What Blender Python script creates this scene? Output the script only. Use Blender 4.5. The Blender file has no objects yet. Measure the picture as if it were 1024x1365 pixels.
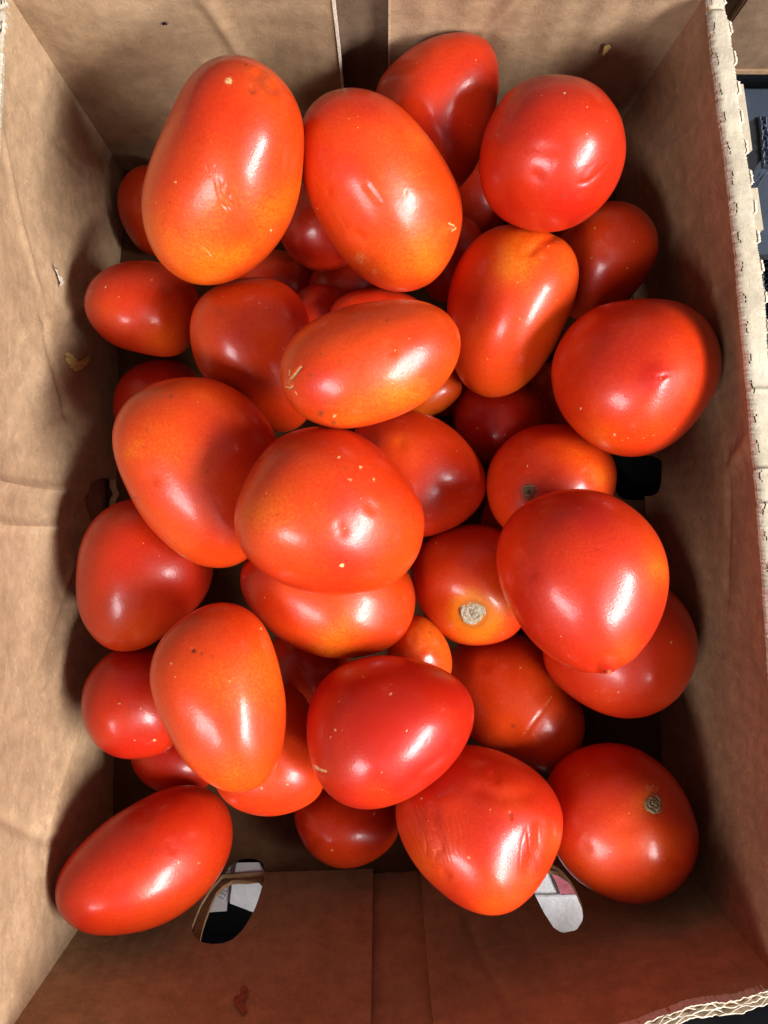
import bpy, bmesh, math, random
import numpy as np
from mathutils import Vector, Matrix

S = bpy.context.scene
C = S.collection
PI = math.pi

# ------------------------------------------------------------------ camera
CAM_D = 0.43          # camera height above the carton floor (m)
F = 1071.0            # focal length in photo pixels (1024 x 1365)
CX, CY = 512.0, 682.5
cam_data = bpy.data.cameras.new('camera')
cam = bpy.data.objects.new('camera', cam_data)
C.objects.link(cam)
cam.location = (0, 0, CAM_D)
cam.rotation_euler = (0, 0, 0)
cam_data.sensor_fit = 'VERTICAL'
cam_data.sensor_height = 36.0
cam_data.sensor_width = 27.0
cam_data.lens = F / 1365.0 * 36.0
cam_data.clip_start = 0.01
cam_data.clip_end = 50.0
S.camera = cam
S.render.resolution_x = 768
S.render.resolution_y = 1024

# ------------------------------------------------------------------ light
world = bpy.data.worlds.new('World')
S.world = world
world.use_nodes = True
bg = world.node_tree.nodes['Background']
bg.inputs[0].default_value = (0.95, 0.93, 1.0, 1)
bg.inputs[1].default_value = 0.21


def area_lamp(name, direction, dist, sx, sy, power, color):
    d = Vector(direction).normalized()
    ld = bpy.data.lights.new(name, 'AREA')
    ld.shape = 'RECTANGLE'
    ld.size = sx
    ld.size_y = sy
    ld.energy = power
    ld.color = color
    o = bpy.data.objects.new(name, ld)
    C.objects.link(o)
    o.location = d * dist + Vector((0, 0, 0.06))
    o.rotation_euler = d.to_track_quat('Z', 'Y').to_euler()
    return o


area_lamp('shop_light', (0.72, -0.38, 0.70), 1.7, 1.15, 0.34, 72, (1.0, 0.97, 0.985))
area_lamp('shop_light', (-0.40, -0.60, 0.70), 1.7, 0.62, 0.42, 19, (0.96, 0.95, 1.0))

S.view_settings.view_transform = 'Standard'
S.view_settings.look = 'None'
S.view_settings.exposure = 0.0
S.view_settings.gamma = 1.0


# ------------------------------------------------------------------ helpers
def tag(o, label=None, cat=None, group=None, kind=None):
    if label: o['label'] = label
    if cat: o['category'] = cat
    if group: o['group'] = group
    if kind: o['kind'] = kind
    return o


def P(px, py, z=0.0):
    k = (CAM_D - z) / F
    return Vector(((px - CX) * k, (CY - py) * k, z))


def proj(v):
    """n x 3 world points to photo pixels"""
    d = CAM_D - v[:, 2]
    return np.stack([CX + v[:, 0] * F / d, CY - v[:, 1] * F / d], 1)


def mesh_obj(name, verts, faces, mat, parent=None, smooth=True, angle=None):
    me = bpy.data.meshes.new(name)
    me.from_pydata([tuple(map(float, v)) for v in verts], [], [tuple(int(i) for i in f) for f in faces])
    me.validate()
    if mat: me.materials.append(mat)
    if smooth:
        me.polygons.foreach_set('use_smooth', [True] * len(me.polygons))
        if angle: me.set_sharp_from_angle(angle=math.radians(angle))
    me.update()
    o = bpy.data.objects.new(name, me)
    C.objects.link(o)
    if parent: o.parent = parent
    return o


def empty(name, loc=(0, 0, 0)):
    o = bpy.data.objects.new(name, None)
    o.empty_display_size = 0.02
    o.location = loc
    C.objects.link(o)
    return o


class Waves:
    """cheap smooth noise: a few plane waves"""
    def __init__(self, seed, n, fmin, fmax):
        r = np.random.RandomState(seed)
        k = r.normal(size=(n, 3))
        k /= np.linalg.norm(k, axis=1)[:, None]
        self.k = k * r.uniform(fmin, fmax, (n, 1))
        self.p = r.uniform(0, 2 * PI, n)
        self.n = n

    def __call__(self, v):
        return np.sin(v @ self.k.T + self.p).sum(1) / math.sqrt(self.n)


# ------------------------------------------------------------------ materials
def new_mat(name):
    m = bpy.data.materials.new(name)
    m.use_nodes = True
    nt = m.node_tree
    b = nt.nodes['Principled BSDF']
    return m, nt, b


def N(nt, typ, **kw):
    n = nt.nodes.new(typ)
    for k, v in kw.items():
        setattr(n, k, v)
    return n


def noise(nt, vec, scale, detail=4, rough=0.55, dist=0.0):
    n = N(nt, 'ShaderNodeTexNoise')
    n.inputs['Scale'].default_value = scale
    n.inputs['Detail'].default_value = detail
    n.inputs['Roughness'].default_value = rough
    n.inputs['Distortion'].default_value = dist
    nt.links.new(vec, n.inputs['Vector'])
    return n.outputs['Fac']


def math_n(nt, op, a, b=None, c=None, clamp=False):
    n = N(nt, 'ShaderNodeMath', operation=op)
    n.use_clamp = clamp
    for i, x in enumerate((a, b, c)):
        if x is None: continue
        if isinstance(x, (int, float)): n.inputs[i].default_value = x
        else: nt.links.new(x, n.inputs[i])
    return n.outputs[0]


def mix_col(nt, fac, a, b, blend='MIX'):
    n = N(nt, 'ShaderNodeMix', data_type='RGBA', blend_type=blend)
    if isinstance(fac, (int, float)): n.inputs[0].default_value = fac
    else: nt.links.new(fac, n.inputs[0])
    for i, x in ((6, a), (7, b)):
        if isinstance(x, tuple): n.inputs[i].default_value = (*x, 1)
        else: nt.links.new(x, n.inputs[i])
    return n.outputs[2]


def ramp(nt, fac, stops):
    n = N(nt, 'ShaderNodeValToRGB')
    cr = n.color_ramp
    while len(cr.elements) < len(stops): cr.elements.new(0.5)
    for e, (p, c) in zip(cr.elements, stops):
        e.position = p
        e.color = (*c, 1) if len(c) == 3 else c
    nt.links.new(fac, n.inputs[0])
    return n.outputs[0]


def tomato_material():
    m, nt, b = new_mat('tomato_skin')
    tc = N(nt, 'ShaderNodeTexCoord')
    oi = N(nt, 'ShaderNodeObjectInfo')
    off = N(nt, 'ShaderNodeVectorMath', operation='SCALE')
    cmb = N(nt, 'ShaderNodeCombineXYZ')
    for i in range(3): nt.links.new(oi.outputs['Random'], cmb.inputs[i])
    nt.links.new(cmb.outputs[0], off.inputs[0])
    off.inputs['Scale'].default_value = 7.0
    add = N(nt, 'ShaderNodeVectorMath', operation='ADD')
    nt.links.new(tc.outputs['Object'], add.inputs[0])
    nt.links.new(off.outputs[0], add.inputs[1])
    v = add.outputs[0]
    at = N(nt, 'ShaderNodeAttribute', attribute_name='skin')
    sep = N(nt, 'ShaderNodeSeparateColor')
    nt.links.new(at.outputs['Color'], sep.inputs[0])
    n1 = noise(nt, v, 26, 3, 0.5, 0.4)
    n2 = noise(nt, v, 900, 3, 0.6)
    n3 = noise(nt, v, 2600, 2, 0.5)
    r = math_n(nt, 'MULTIPLY_ADD', n1, 0.75, sep.outputs[0])
    r = math_n(nt, 'SUBTRACT', r, 0.375)
    r = math_n(nt, 'MULTIPLY_ADD', n2, 0.50, r)
    r = math_n(nt, 'SUBTRACT', r, 0.25)
    r = math_n(nt, 'MULTIPLY_ADD', n3, 0.36, r)
    r = math_n(nt, 'SUBTRACT', r, 0.18, clamp=True)
    col = ramp(nt, r, [(0.0, (0.72, 0.190, 0.009)), (0.16, (0.66, 0.115, 0.005)), (0.36, (0.61, 0.056, 0.004)),
                       (0.66, (0.52, 0.029, 0.003)), (1.0, (0.42, 0.012, 0.003))])
    # tiny pale lenticels and dark specks
    vo = N(nt, 'ShaderNodeTexVoronoi')
    vo.inputs['Scale'].default_value = 130
    nt.links.new(v, vo.inputs['Vector'])
    sp = math_n(nt, 'LESS_THAN', vo.outputs['Distance'], 0.045)
    spn = math_n(nt, 'GREATER_THAN', noise(nt, v, 60, 1), 0.60)
    col = mix_col(nt, math_n(nt, 'MULTIPLY', math_n(nt, 'MULTIPLY', sp, spn), 0.75), col, (0.16, 0.02, 0.006))
    vo2 = N(nt, 'ShaderNodeTexVoronoi')
    vo2.inputs['Scale'].default_value = 210
    nt.links.new(v, vo2.inputs['Vector'])
    sp2 = math_n(nt, 'LESS_THAN', vo2.outputs['Distance'], 0.06)
    spn2 = math_n(nt, 'GREATER_THAN', noise(nt, v, 45, 1), 0.58)
    col = mix_col(nt, math_n(nt, 'MULTIPLY', math_n(nt, 'MULTIPLY', sp2, spn2), 0.55), col, (0.86, 0.42, 0.12))
    # broken tan scuffs (G) and brown bruises (B) kept in the mesh
    fine = noise(nt, v, 1500, 4, 0.7)
    g = math_n(nt, 'ADD', sep.outputs[1], math_n(nt, 'MULTIPLY', math_n(nt, 'SUBTRACT', fine, 0.5), 1.6))
    g = math_n(nt, 'MULTIPLY', math_n(nt, 'SUBTRACT', g, 0.42), 3.0, clamp=True)
    g = math_n(nt, 'MULTIPLY', g, math_n(nt, 'GREATER_THAN', sep.outputs[1], 0.02))
    tan = ramp(nt, n2, [(0.3, (0.50, 0.27, 0.07)), (0.7, (0.78, 0.58, 0.28))])
    col = mix_col(nt, math_n(nt, 'MULTIPLY', g, 0.9), col, tan)
    d = math_n(nt, 'MULTIPLY', sep.outputs[2], math_n(nt, 'MULTIPLY_ADD', fine, 0.8, 0.6), clamp=True)
    col = mix_col(nt, d, col, (0.10, 0.035, 0.012))
    nt.links.new(col, b.inputs['Base Color'])
    ro = math_n(nt, 'MULTIPLY_ADD', noise(nt, v, 70, 3, 0.6), 0.16, 0.30)
    dust = math_n(nt, 'MULTIPLY', math_n(nt, 'SUBTRACT', noise(nt, v, 38, 5, 0.7, 1.0), 0.50), 3.0, clamp=True)
    ro = math_n(nt, 'MULTIPLY_ADD', dust, 0.14, ro)
    ro = math_n(nt, 'MULTIPLY_ADD', g, 0.3, ro)
    nt.links.new(math_n(nt, 'MULTIPLY_ADD', dust, 0.22, 0.15), b.inputs['Coat Roughness'])
    nt.links.new(ro, b.inputs['Roughness'])
    b.inputs['IOR'].default_value = 1.46
    b.inputs['Specular IOR Level'].default_value = 0.32
    b.inputs['Subsurface Weight'].default_value = 0.10
    b.inputs['Coat Weight'].default_value = 0.42
    b.inputs['Coat Roughness'].default_value = 0.21
    b.inputs['Coat IOR'].default_value = 1.45
    b.inputs['Subsurface Radius'].default_value = (0.006, 0.0016, 0.0006)
    b.inputs['Subsurface Scale'].default_value = 1.0
    bp = N(nt, 'ShaderNodeBump')
    bp.inputs['Strength'].default_value = 0.24
    bp.inputs['Distance'].default_value = 0.00022
    h = math_n(nt, 'MULTIPLY_ADD', noise(nt, v, 1100, 3, 0.65), 0.9, math_n(nt, 'MULTIPLY', noise(nt, v, 130, 4, 0.6), 2.2))
    nt.links.new(h, bp.inputs['Height'])
    nt.links.new(bp.outputs[0], b.inputs['Normal'])
    nt.links.new(bp.outputs[0], b.inputs['Coat Normal'])
    return m


def card_material(name, base, dark, light, stain=True, flute_axis=None, rough=0.86, spec=0.2):
    m, nt, b = new_mat(name)
    tc = N(nt, 'ShaderNodeTexCoord')
    v = tc.outputs['Object']
    # long paper fibres
    mp = N(nt, 'ShaderNodeMapping')
    mp.inputs['Scale'].default_value = (1.0, 0.35, 0.8)
    nt.links.new(v, mp.inputs[0])
    fib = noise(nt, mp.outputs[0], 1300, 4, 0.7)
    blot = noise(nt, v, 16, 5, 0.6, 0.6)
    mid = noise(nt, v, 120, 4, 0.65)
    col = ramp(nt, blot, [(0.30, dark), (0.52, base), (0.74, light)])
    col = mix_col(nt, math_n(nt, 'MULTIPLY', math_n(nt, 'ABSOLUTE', math_n(nt, 'SUBTRACT', fib, 0.5)), 1.5, clamp=True), col, dark, 'MULTIPLY')
    f2 = ramp(nt, mid, [(0.35, (0.80, 0.80, 0.80)), (0.65, (1.12, 1.12, 1.12))])
    col = mix_col(nt, 0.8, col, f2, 'MULTIPLY')
    # dark and pale flecks of recycled paper
    vo = N(nt, 'ShaderNodeTexVoronoi')
    vo.inputs['Scale'].default_value = 190
    nt.links.new(v, vo.inputs['Vector'])
    s1 = math_n(nt, 'MULTIPLY', math_n(nt, 'LESS_THAN', vo.outputs['Distance'], 0.07), math_n(nt, 'GREATER_THAN', noise(nt, v, 80, 1), 0.60))
    col = mix_col(nt, math_n(nt, 'MULTIPLY', s1, 0.55), col, tuple(c * 0.30 for c in base))
    if stain:
        st = math_n(nt, 'MULTIPLY', math_n(nt, 'SUBTRACT', noise(nt, v, 9, 4, 0.6, 1.2), 0.56), 7, clamp=True)
        col = mix_col(nt, math_n(nt, 'MULTIPLY', st, 0.28), col, tuple(c * 0.55 for c in base))
    # short paper fibres, pale and dark, at two angles
    for k_, (rz, sc_) in enumerate(((0.5, 1500), (-0.9, 1700))):
        m2 = N(nt, 'ShaderNodeMapping')
        m2.inputs['Rotation'].default_value = (rz, rz * 0.7, rz)
        m2.inputs['Scale'].default_value = (1.0, 0.12, 0.12)
        nt.links.new(v, m2.inputs[0])
        f_ = noise(nt, m2.outputs[0], sc_, 3, 0.6)
        f_ = math_n(nt, 'MULTIPLY', math_n(nt, 'SUBTRACT', f_, 0.60), 9, clamp=True)
        col = mix_col(nt, math_n(nt, 'MULTIPLY', f_, 0.30), col, tuple(min(1, c * (1.6 if k_ else 0.45)) for c in base))
    nt.links.new(col, b.inputs['Base Color'])
    b.inputs['Roughness'].default_value = rough
    b.inputs['Specular IOR Level'].default_value = spec
    bp = N(nt, 'ShaderNodeBump')
    bp.inputs['Strength'].default_value = 0.8
    bp.inputs['Distance'].default_value = 0.0005
    h = math_n(nt, 'ADD', math_n(nt, 'MULTIPLY', mid, 1.2), math_n(nt, 'MULTIPLY', fib, 0.35))
    if flute_axis is not None:
        sx = N(nt, 'ShaderNodeSeparateXYZ')
        nt.links.new(v, sx.inputs[0])
        w = math_n(nt, 'SINE', math_n(nt, 'MULTIPLY', sx.outputs[flute_axis], 2 * PI / 0.0075))
        h = math_n(nt, 'MULTIPLY_ADD', w, 0.10, h)
    nt.links.new(h, bp.inputs['Height'])
    nt.links.new(bp.outputs[0], b.inputs['Normal'])
    return m


def plain_material(name, c1, c2, scale=80, rough=0.6, bump=0.3, bdist=0.0004, spec=0.4):
    m, nt, b = new_mat(name)
    tc = N(nt, 'ShaderNodeTexCoord')
    n = noise(nt, tc.outputs['Object'], scale, 5, 0.65)
    nt.links.new(ramp(nt, n, [(0.32, c1), (0.68, c2)]), b.inputs['Base Color'])
    b.inputs['Roughness'].default_value = rough
    b.inputs['Specular IOR Level'].default_value = spec
    bp = N(nt, 'ShaderNodeBump')
    bp.inputs['Strength'].default_value = bump
    bp.inputs['Distance'].default_value = bdist
    nt.links.new(noise(nt, tc.outputs['Object'], scale * 4, 4, 0.7), bp.inputs['Height'])
    nt.links.new(bp.outputs[0], b.inputs['Normal'])
    return m


M_TOM = tomato_material()
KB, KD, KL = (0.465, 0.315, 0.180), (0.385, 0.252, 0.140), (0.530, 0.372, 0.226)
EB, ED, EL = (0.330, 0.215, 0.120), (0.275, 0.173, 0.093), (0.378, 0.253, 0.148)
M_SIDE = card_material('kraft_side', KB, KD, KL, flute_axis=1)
M_END = card_material('kraft_end', EB, ED, EL, flute_axis=0)  # end tone of the same board, darkened to stand for weaker light
M_SIDE2 = card_material('kraft_side_red_bounce', (0.300, 0.158, 0.080), (0.245, 0.124, 0.060), (0.350, 0.192, 0.102), flute_axis=1)  # right wall: same board, with red bounce and shade put into its colour
M_NEAR = card_material('kraft_near_bounce', (0.400, 0.240, 0.118), (0.340, 0.198, 0.094), (0.450, 0.280, 0.146), flute_axis=0)  # near side: same board, warm bounce from the tomatoes tinted into it
M_BACK = card_material('kraft_shade_and_neighbour', (0.190, 0.122, 0.074), (0.150, 0.094, 0.056), (0.230, 0.152, 0.095), flute_axis=0)  # shade of the far flap gap as colour; also the neighbour's brown
M_BOT = card_material('kraft_bottom_shaded', (0.090, 0.042, 0.020), (0.066, 0.029, 0.013), (0.115, 0.056, 0.028), spec=0.03)  # bottom board darkened so the gaps between tomatoes read as deep shade
M_RIM = card_material('kraft_fold', (0.47, 0.41, 0.30), (0.41, 0.35, 0.25), (0.53, 0.47, 0.36), stain=False)
M_TORN = plain_material('torn_paper', (0.52, 0.42, 0.30), (0.74, 0.66, 0.54), 500, 0.95, 0.6, 0.0006, 0.1)
M_CORE = plain_material('fluting', (0.30, 0.19, 0.11), (0.50, 0.36, 0.24), 300, 0.95, 0.5, 0.0005, 0.1)
M_SCAR = plain_material('stem_scar_cork', (0.16, 0.10, 0.045), (0.46, 0.36, 0.20), 700, 0.85, 1.0, 0.0008, 0.2)
M_SCARL = plain_material('stem_scar_pale', (0.46, 0.38, 0.20), (0.88, 0.82, 0.62), 800, 0.8, 1.0, 0.0008, 0.3)
M_TIP = plain_material('blossom_tip', (0.30, 0.03, 0.008), (0.62, 0.13, 0.03), 900, 0.45, 0.8, 0.0006, 0.4)
M_SLATE = plain_material('slate_card', (0.020, 0.030, 0.046), (0.034, 0.048, 0.070), 60, 0.45, 0.3, 0.0004, 0.5)
M_BLACK = plain_material('black_card', (0.004, 0.005, 0.007), (0.012, 0.014, 0.018), 90, 0.5, 0.3, 0.0004, 0.4)
M_BEDGE = plain_material('black_card_edge', (0.03, 0.05, 0.08), (0.12, 0.17, 0.25), 300, 0.4, 0.3, 0.0004, 0.5)
M_GROUND = plain_material('dark_shelf', (0.003, 0.003, 0.003), (0.006, 0.006, 0.006), 40, 0.8, 0.3, 0.0005, 0.08)
M_PAPER = plain_material('grey_paper', (0.50, 0.45, 0.44), (0.68, 0.63, 0.62), 90, 0.8, 0.7, 0.0010, 0.2)
M_PAPER2 = plain_material('white_paper', (0.68, 0.69, 0.70), (0.84, 0.84, 0.84), 60, 0.8, 0.7, 0.0010, 0.2)
M_INK = plain_material('ink', (0.05, 0.04, 0.04), (0.12, 0.10, 0.10), 400, 0.8, 0.1)
M_PINK = plain_material('pink_print', (0.30, 0.05, 0.07), (0.48, 0.16, 0.19), 160, 0.7, 0.2)
M_YEL = plain_material('yellow_residue', (0.68, 0.46, 0.10), (0.88, 0.72, 0.28), 600, 0.7, 0.8, 0.0006, 0.3)
M_RED = plain_material('dried_juice', (0.20, 0.055, 0.025), (0.29, 0.105, 0.050), 500, 0.5, 0.4, 0.0004, 0.4)

# ------------------------------------------------------------------ the ground under the carton
gz = -0.012
g = mesh_obj('shelf_surface', [(-2, -2, gz), (2, -2, gz), (2, 2, gz), (-2, 2, gz)], [(0, 1, 2, 3)], M_GROUND, smooth=False)
tag(g, 'dark shelf surface under and around the cardboard box', kind='structure')

# ------------------------------------------------------------------ the carton
H = 0.13
box = empty('cardboard_box', (0, 0, 0))
tag(box, 'open brown cardboard box full of tomatoes, with a pale folded rim on its right side', 'cardboard box')

# inner faces, as pixel polylines of the photograph turned into metres: (rim at z=H, foot at z=0)
def mm(pts, z): return np.array([tuple(P(x, y, z))[:2] for x, y in pts])

RIM_R = mm([(943, -10), (946.7, 37), (950, 75), (955, 112), (960, 160), (967, 198), (970.5, 236), (976, 284), (979, 320), (983.5, 361),
            (987, 406), (991.6, 449), (995, 495), (1000, 544), (1003, 588), (1009, 647), (1015, 720), (1018.6, 779), (1023.6, 852),
            (1030, 960), (1035, 1090), (1039, 1200), (1042, 1312)], H)
FOOT_R = mm([(813, 184), (850, 600), (878, 900), (888, 1130)], 0)
RIM_L = mm([(10, -10), (5, 60), (2, 110), (-1, 160), (-6, 250), (-10, 450), (-14, 700), (-14, 1000), (-12, 1200), (-8, 1405)], H)
FOOT_L = mm([(164, 228), (156, 600), (150, 900), (149, 1174)], 0)
RIM_F = mm([(10, -10), (250, -14), (512, -16), (800, -13), (943, -10)], H)
FOOT_F = mm([(164, 228), (500, 205), (813, 184)], 0)
RIM_N = mm([(-8, 1405), (200, 1424), (512, 1422), (750, 1395), (849, 1366), (917, 1340), (941, 1335), (989, 1331), (1016, 1319), (1042, 1312)], H)
FOOT_N = mm([(149, 1174), (350, 1163), (600, 1152), (888, 1130)], 0)


def by_len(poly, s):
    seg = np.linalg.norm(np.diff(poly, axis=0), axis=1)
    t = np.concatenate([[0], np.cumsum(seg)]) / seg.sum()
    return np.stack([np.interp(s, t, poly[:, 0]), np.interp(s, t, poly[:, 1])], -1)


def smooth1(a, n):
    for _ in range(n):
        b = a.copy()
        b[1:-1] = (a[:-2] + 2 * a[1:-1] + a[2:]) / 4
        a = b
    return a


class Wall:
    def __init__(self, foot, rim, out, bulge):
        s = np.linspace(0, 1, 201)
        self.foot = smooth1(by_len(foot, s), 30)
        self.rim = smooth1(by_len(rim, s), 8)
        self.out = np.array(out, float)
        self.bulge = bulge

    def pos(self, s, t, off=0.0):
        """s, t arrays; returns n x 3"""
        sg = np.linspace(0, 1, 201)
        f = np.stack([np.interp(s, sg, self.foot[:, 0]), np.interp(s, sg, self.foot[:, 1])], 1)
        r = np.stack([np.interp(s, sg, self.rim[:, 0]), np.interp(s, sg, self.rim[:, 1])], 1)
        for arr, src in ((f, self.foot), (r, self.rim)):
            lo, hi = s < 0, s > 1
            arr[lo] += (src[0] - src[2])[None] * (-s[lo] * 100)[:, None]
            arr[hi] += (src[-1] - src[-3])[None] * ((s[hi] - 1) * 100)[:, None]
        b = self.bulge * np.sin(PI * np.clip(s, 0, 1)).clip(0) ** 0.8 * np.sin(PI * np.clip(t, 0, 1))
        xy = f * (1 - t)[:, None] + r * t[:, None] + (b + off)[:, None] * self.out[None]
        return np.concatenate([xy, (t * H)[:, None]], 1)

    def lookup(self, pts, off=0.0):
        """photo pixels -> points on this wall's inner face"""
        if not hasattr(self, 'grid'):
            a, b = np.meshgrid(np.linspace(0, 1, 500), np.linspace(0, 1, 200))
            self.gs, self.gt = a.ravel(), b.ravel()
            self.grid = self.pos(self.gs, self.gt, np.zeros(self.gs.size))
            self.gpx = proj(self.grid)
        out = []
        for p in pts:
            d = ((self.gpx - np.array(p)) ** 2).sum(1)
            i = np.argpartition(d, 4)[:4]
            w = 1 / (d[i] + 1e-3)
            q = (self.grid[i] * w[:, None]).sum(0) / w.sum()
            q[:2] += self.out * off
            out.append(q)
        return np.array(out)


W_L = Wall(FOOT_L, RIM_L, (-1, 0), 0.009)
W_R = Wall(FOOT_R, RIM_R, (1, 0), 0.009)
W_F = Wall(FOOT_F, RIM_F, (0, 1), 0.004)
W_N = Wall(FOOT_N, RIM_N, (0, -1), 0.008)


def crease(s, t, s0, t0, s1, t1, w, h):
    """a folded line from (s0,t0) to (s1,t1) in wall coordinates"""
    dx, dy = s1 - s0, t1 - t0
    L2 = dx * dx + dy * dy
    k = np.clip(((s - s0) * dx + (t - t0) * dy) / L2, 0, 1)
    d = np.hypot((s - s0 - k * dx) * 3.0, t - t0 - k * dy)
    return h * np.exp(-(d / w) ** 2)


def panel(name, wall, s0, s1, t0, t1, off, th, mat, ns, nt_, disp=None, holes=(), parent=box, label=None, ztop=None):
    s, t = np.meshgrid(np.linspace(s0, s1, ns), np.linspace(t0, t1, nt_), indexing='ij')
    s, t = s.ravel(), t.ravel()
    o = np.full(s.size, off)
    if disp:
        win = np.clip(np.minimum(s, 1 - s) / 0.04, 0, 1) * np.clip((1.0 - t) / 0.07, 0, 1)
        o = o + disp(s, t) * win
    front = wall.pos(s, t, o)
    back = wall.pos(s, t, o + th)
    n = ns * nt_
    V = np.concatenate([front, back])
    F_ = []
    idx = np.arange(n).reshape(ns, nt_)
    a, b, c, d = idx[:-1, :-1].ravel(), idx[1:, :-1].ravel(), idx[1:, 1:].ravel(), idx[:-1, 1:].ravel()
    F_ += list(zip(a, b, c, d))
    F_ += list(zip(a + n, d + n, c + n, b + n))
    loop = list(idx[:, 0]) + list(idx[-1, 1:]) + list(idx[-2::-1, -1]) + list(idx[0, -2:0:-1])
    for i in range(len(loop)):
        p, q = loop[i], loop[(i + 1) % len(loop)]
        F_.append((q, p, p + n, q + n))
    ob = mesh_obj(name, V, F_, mat, None, smooth=True)
    bm = bmesh.new(); bm.from_mesh(ob.data)
    bmesh.ops.recalc_face_normals(bm, faces=bm.faces)
    bm.to_mesh(ob.data); bm.free()
    for h in holes: cut(ob, h)
    ob.data.polygons.foreach_set('use_smooth', [True] * len(ob.data.polygons))
    ob.data.set_sharp_from_angle(angle=math.radians(35))
    ob.parent = parent
    if label: ob['label'] = label
    return ob


def prism(pts3, axis, a, b):
    """closed prism of a polygon swept along axis"""
    ax = np.array(axis, float)
    n = len(pts3)
    V = [p + ax * a for p in pts3] + [p + ax * b for p in pts3]
    Fc = [tuple(range(n)), tuple(range(2 * n - 1, n - 1, -1))]
    for i in range(n):
        j = (i + 1) % n
        Fc.append((i, i + n, j + n, j))
    return V, Fc


def cut(ob, vf):
    c = mesh_obj('hole_cutter', vf[0], vf[1], None, smooth=False)
    bm = bmesh.new(); bm.from_mesh(c.data)
    bmesh.ops.recalc_face_normals(bm, faces=bm.faces)
    bm.to_mesh(c.data); bm.free()
    md = ob.modifiers.new('cut', 'BOOLEAN')
    md.operation = 'DIFFERENCE'; md.object = c; md.solver = 'EXACT'
    bpy.context.view_layer.update()
    dg = bpy.context.evaluated_depsgraph_get()
    me = bpy.data.meshes.new_from_object(ob.evaluated_get(dg))
    ob.modifiers.clear()
    old = ob.data
    ob.data = me
    me.name = ob.name
    bpy.data.meshes.remove(old)
    cm = c.data
    bpy.data.objects.remove(c)
    bpy.data.meshes.remove(cm)


def round_poly(pts, n=40, jit=0.0, seed=3):
    """closed Catmull-Rom through the points"""
    p = np.array(pts, float)
    m = len(p)
    out = []
    r = np.random.RandomState(seed)
    for k in range(n):
        u = k / n * m
        i = int(u); f = u - i
        a, b, c, d = p[(i - 1) % m], p[i % m], p[(i + 1) % m], p[(i + 2) % m]
        q = 0.5 * ((2 * b) + (-a + c) * f + (2 * a - 5 * b + 4 * c - d) * f * f + (-a + 3 * b - 3 * c + d) * f ** 3)
        out.append(q + r.normal(size=2) * jit)
    return np.array(out)


# vent holes (photo outlines laid on the wall faces)
HOLE_A_IN = round_poly([(256, 1238), (262, 1222), (269, 1205), (283, 1184), (300, 1166), (322, 1158), (343, 1157), (352, 1168), (349, 1184),
                        (341, 1208), (327, 1235), (308, 1254), (281, 1259), (263, 1252)], 80, 0.45)
HOLE_A_OUT = round_poly([(267, 1250), (270, 1234), (275, 1216), (285, 1189), (299, 1172), (325, 1166), (345, 1167), (353, 1178), (349, 1200),
                         (338, 1230), (318, 1258), (290, 1266), (276, 1261)], 80, 0.5, 5)
HOLE_B = round_poly([(700, 1160), (712, 1150), (738, 1154), (754, 1167), (767, 1186), (774, 1203), (777, 1222), (769, 1236), (752, 1241), (739, 1235),
                     (727, 1217), (712, 1190)], 80, 0.45, 8)
HOLE_B_OUT = round_poly([(698, 1160), (712, 1150), (742, 1154), (764, 1170), (778, 1190), (784, 1210), (784, 1230), (769, 1245), (750, 1247), (737, 1240),
                         (723, 1217), (708, 1190)], 80, 0.45, 9)
HOLE_C = round_poly([(113, 664), (115, 653), (122, 646), (132, 639), (150, 638), (160, 646), (160, 690), (150, 705), (128, 700), (117, 684)], 40, 0.4, 6)
HOLE_D = round_poly([(840, 612), (852, 607), (868, 609), (877, 614), (878, 628), (877, 645), (872, 658), (858, 661), (842, 660), (836, 640)], 40, 0.15, 7)
HOLE_E = round_poly([(825, 383), (840, 377), (856, 378), (862, 385), (860, 396), (852, 404), (836, 404), (826, 396)], 30, 0.2, 11)


def wall_hole(wall, poly, off, d=0.0022, dz=None, foot=0.0006):
    q = wall.lookup(poly)
    if dz is not None:
        q[:, 2] += dz
        q[:, 2] = np.where(q[:, 2] < 0.001, q[:, 2] * 1.5 - 0.004, q[:, 2])
    else: q[:, 2] = np.where(q[:, 2] < 0.0022, foot, q[:, 2])
    # convex hull in the wall's own plane, so that the clamped foot stays a clean line
    ax = 1 if wall.out[0] != 0 else 0
    pts = sorted({(round(float(p[ax]), 5), round(float(p[2]), 5)) for p in q})
    def half(ps):
        h = []
        for p in ps:
            while len(h) > 1 and (h[-1][0] - h[-2][0]) * (p[1] - h[-2][1]) - (h[-1][1] - h[-2][1]) * (p[0] - h[-2][0]) <= 1e-10: h.pop()
            h.append(p)
        return h[:-1]
    hull = half(pts) + half(pts[::-1])
    mean = q.mean(0)
    new = []
    for a_, z_ in hull:
        p = mean.copy(); p[ax] = a_; p[2] = z_
        k_ = int(np.argmin((q[:, ax] - a_) ** 2 + (q[:, 2] - z_) ** 2))
        p[1 - ax] = q[k_, 1 - ax]
        new.append(p)
    q = np.array(new)
    return prism(list(q), (*wall.out, 0), off - d, off + d + 0.003)


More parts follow.
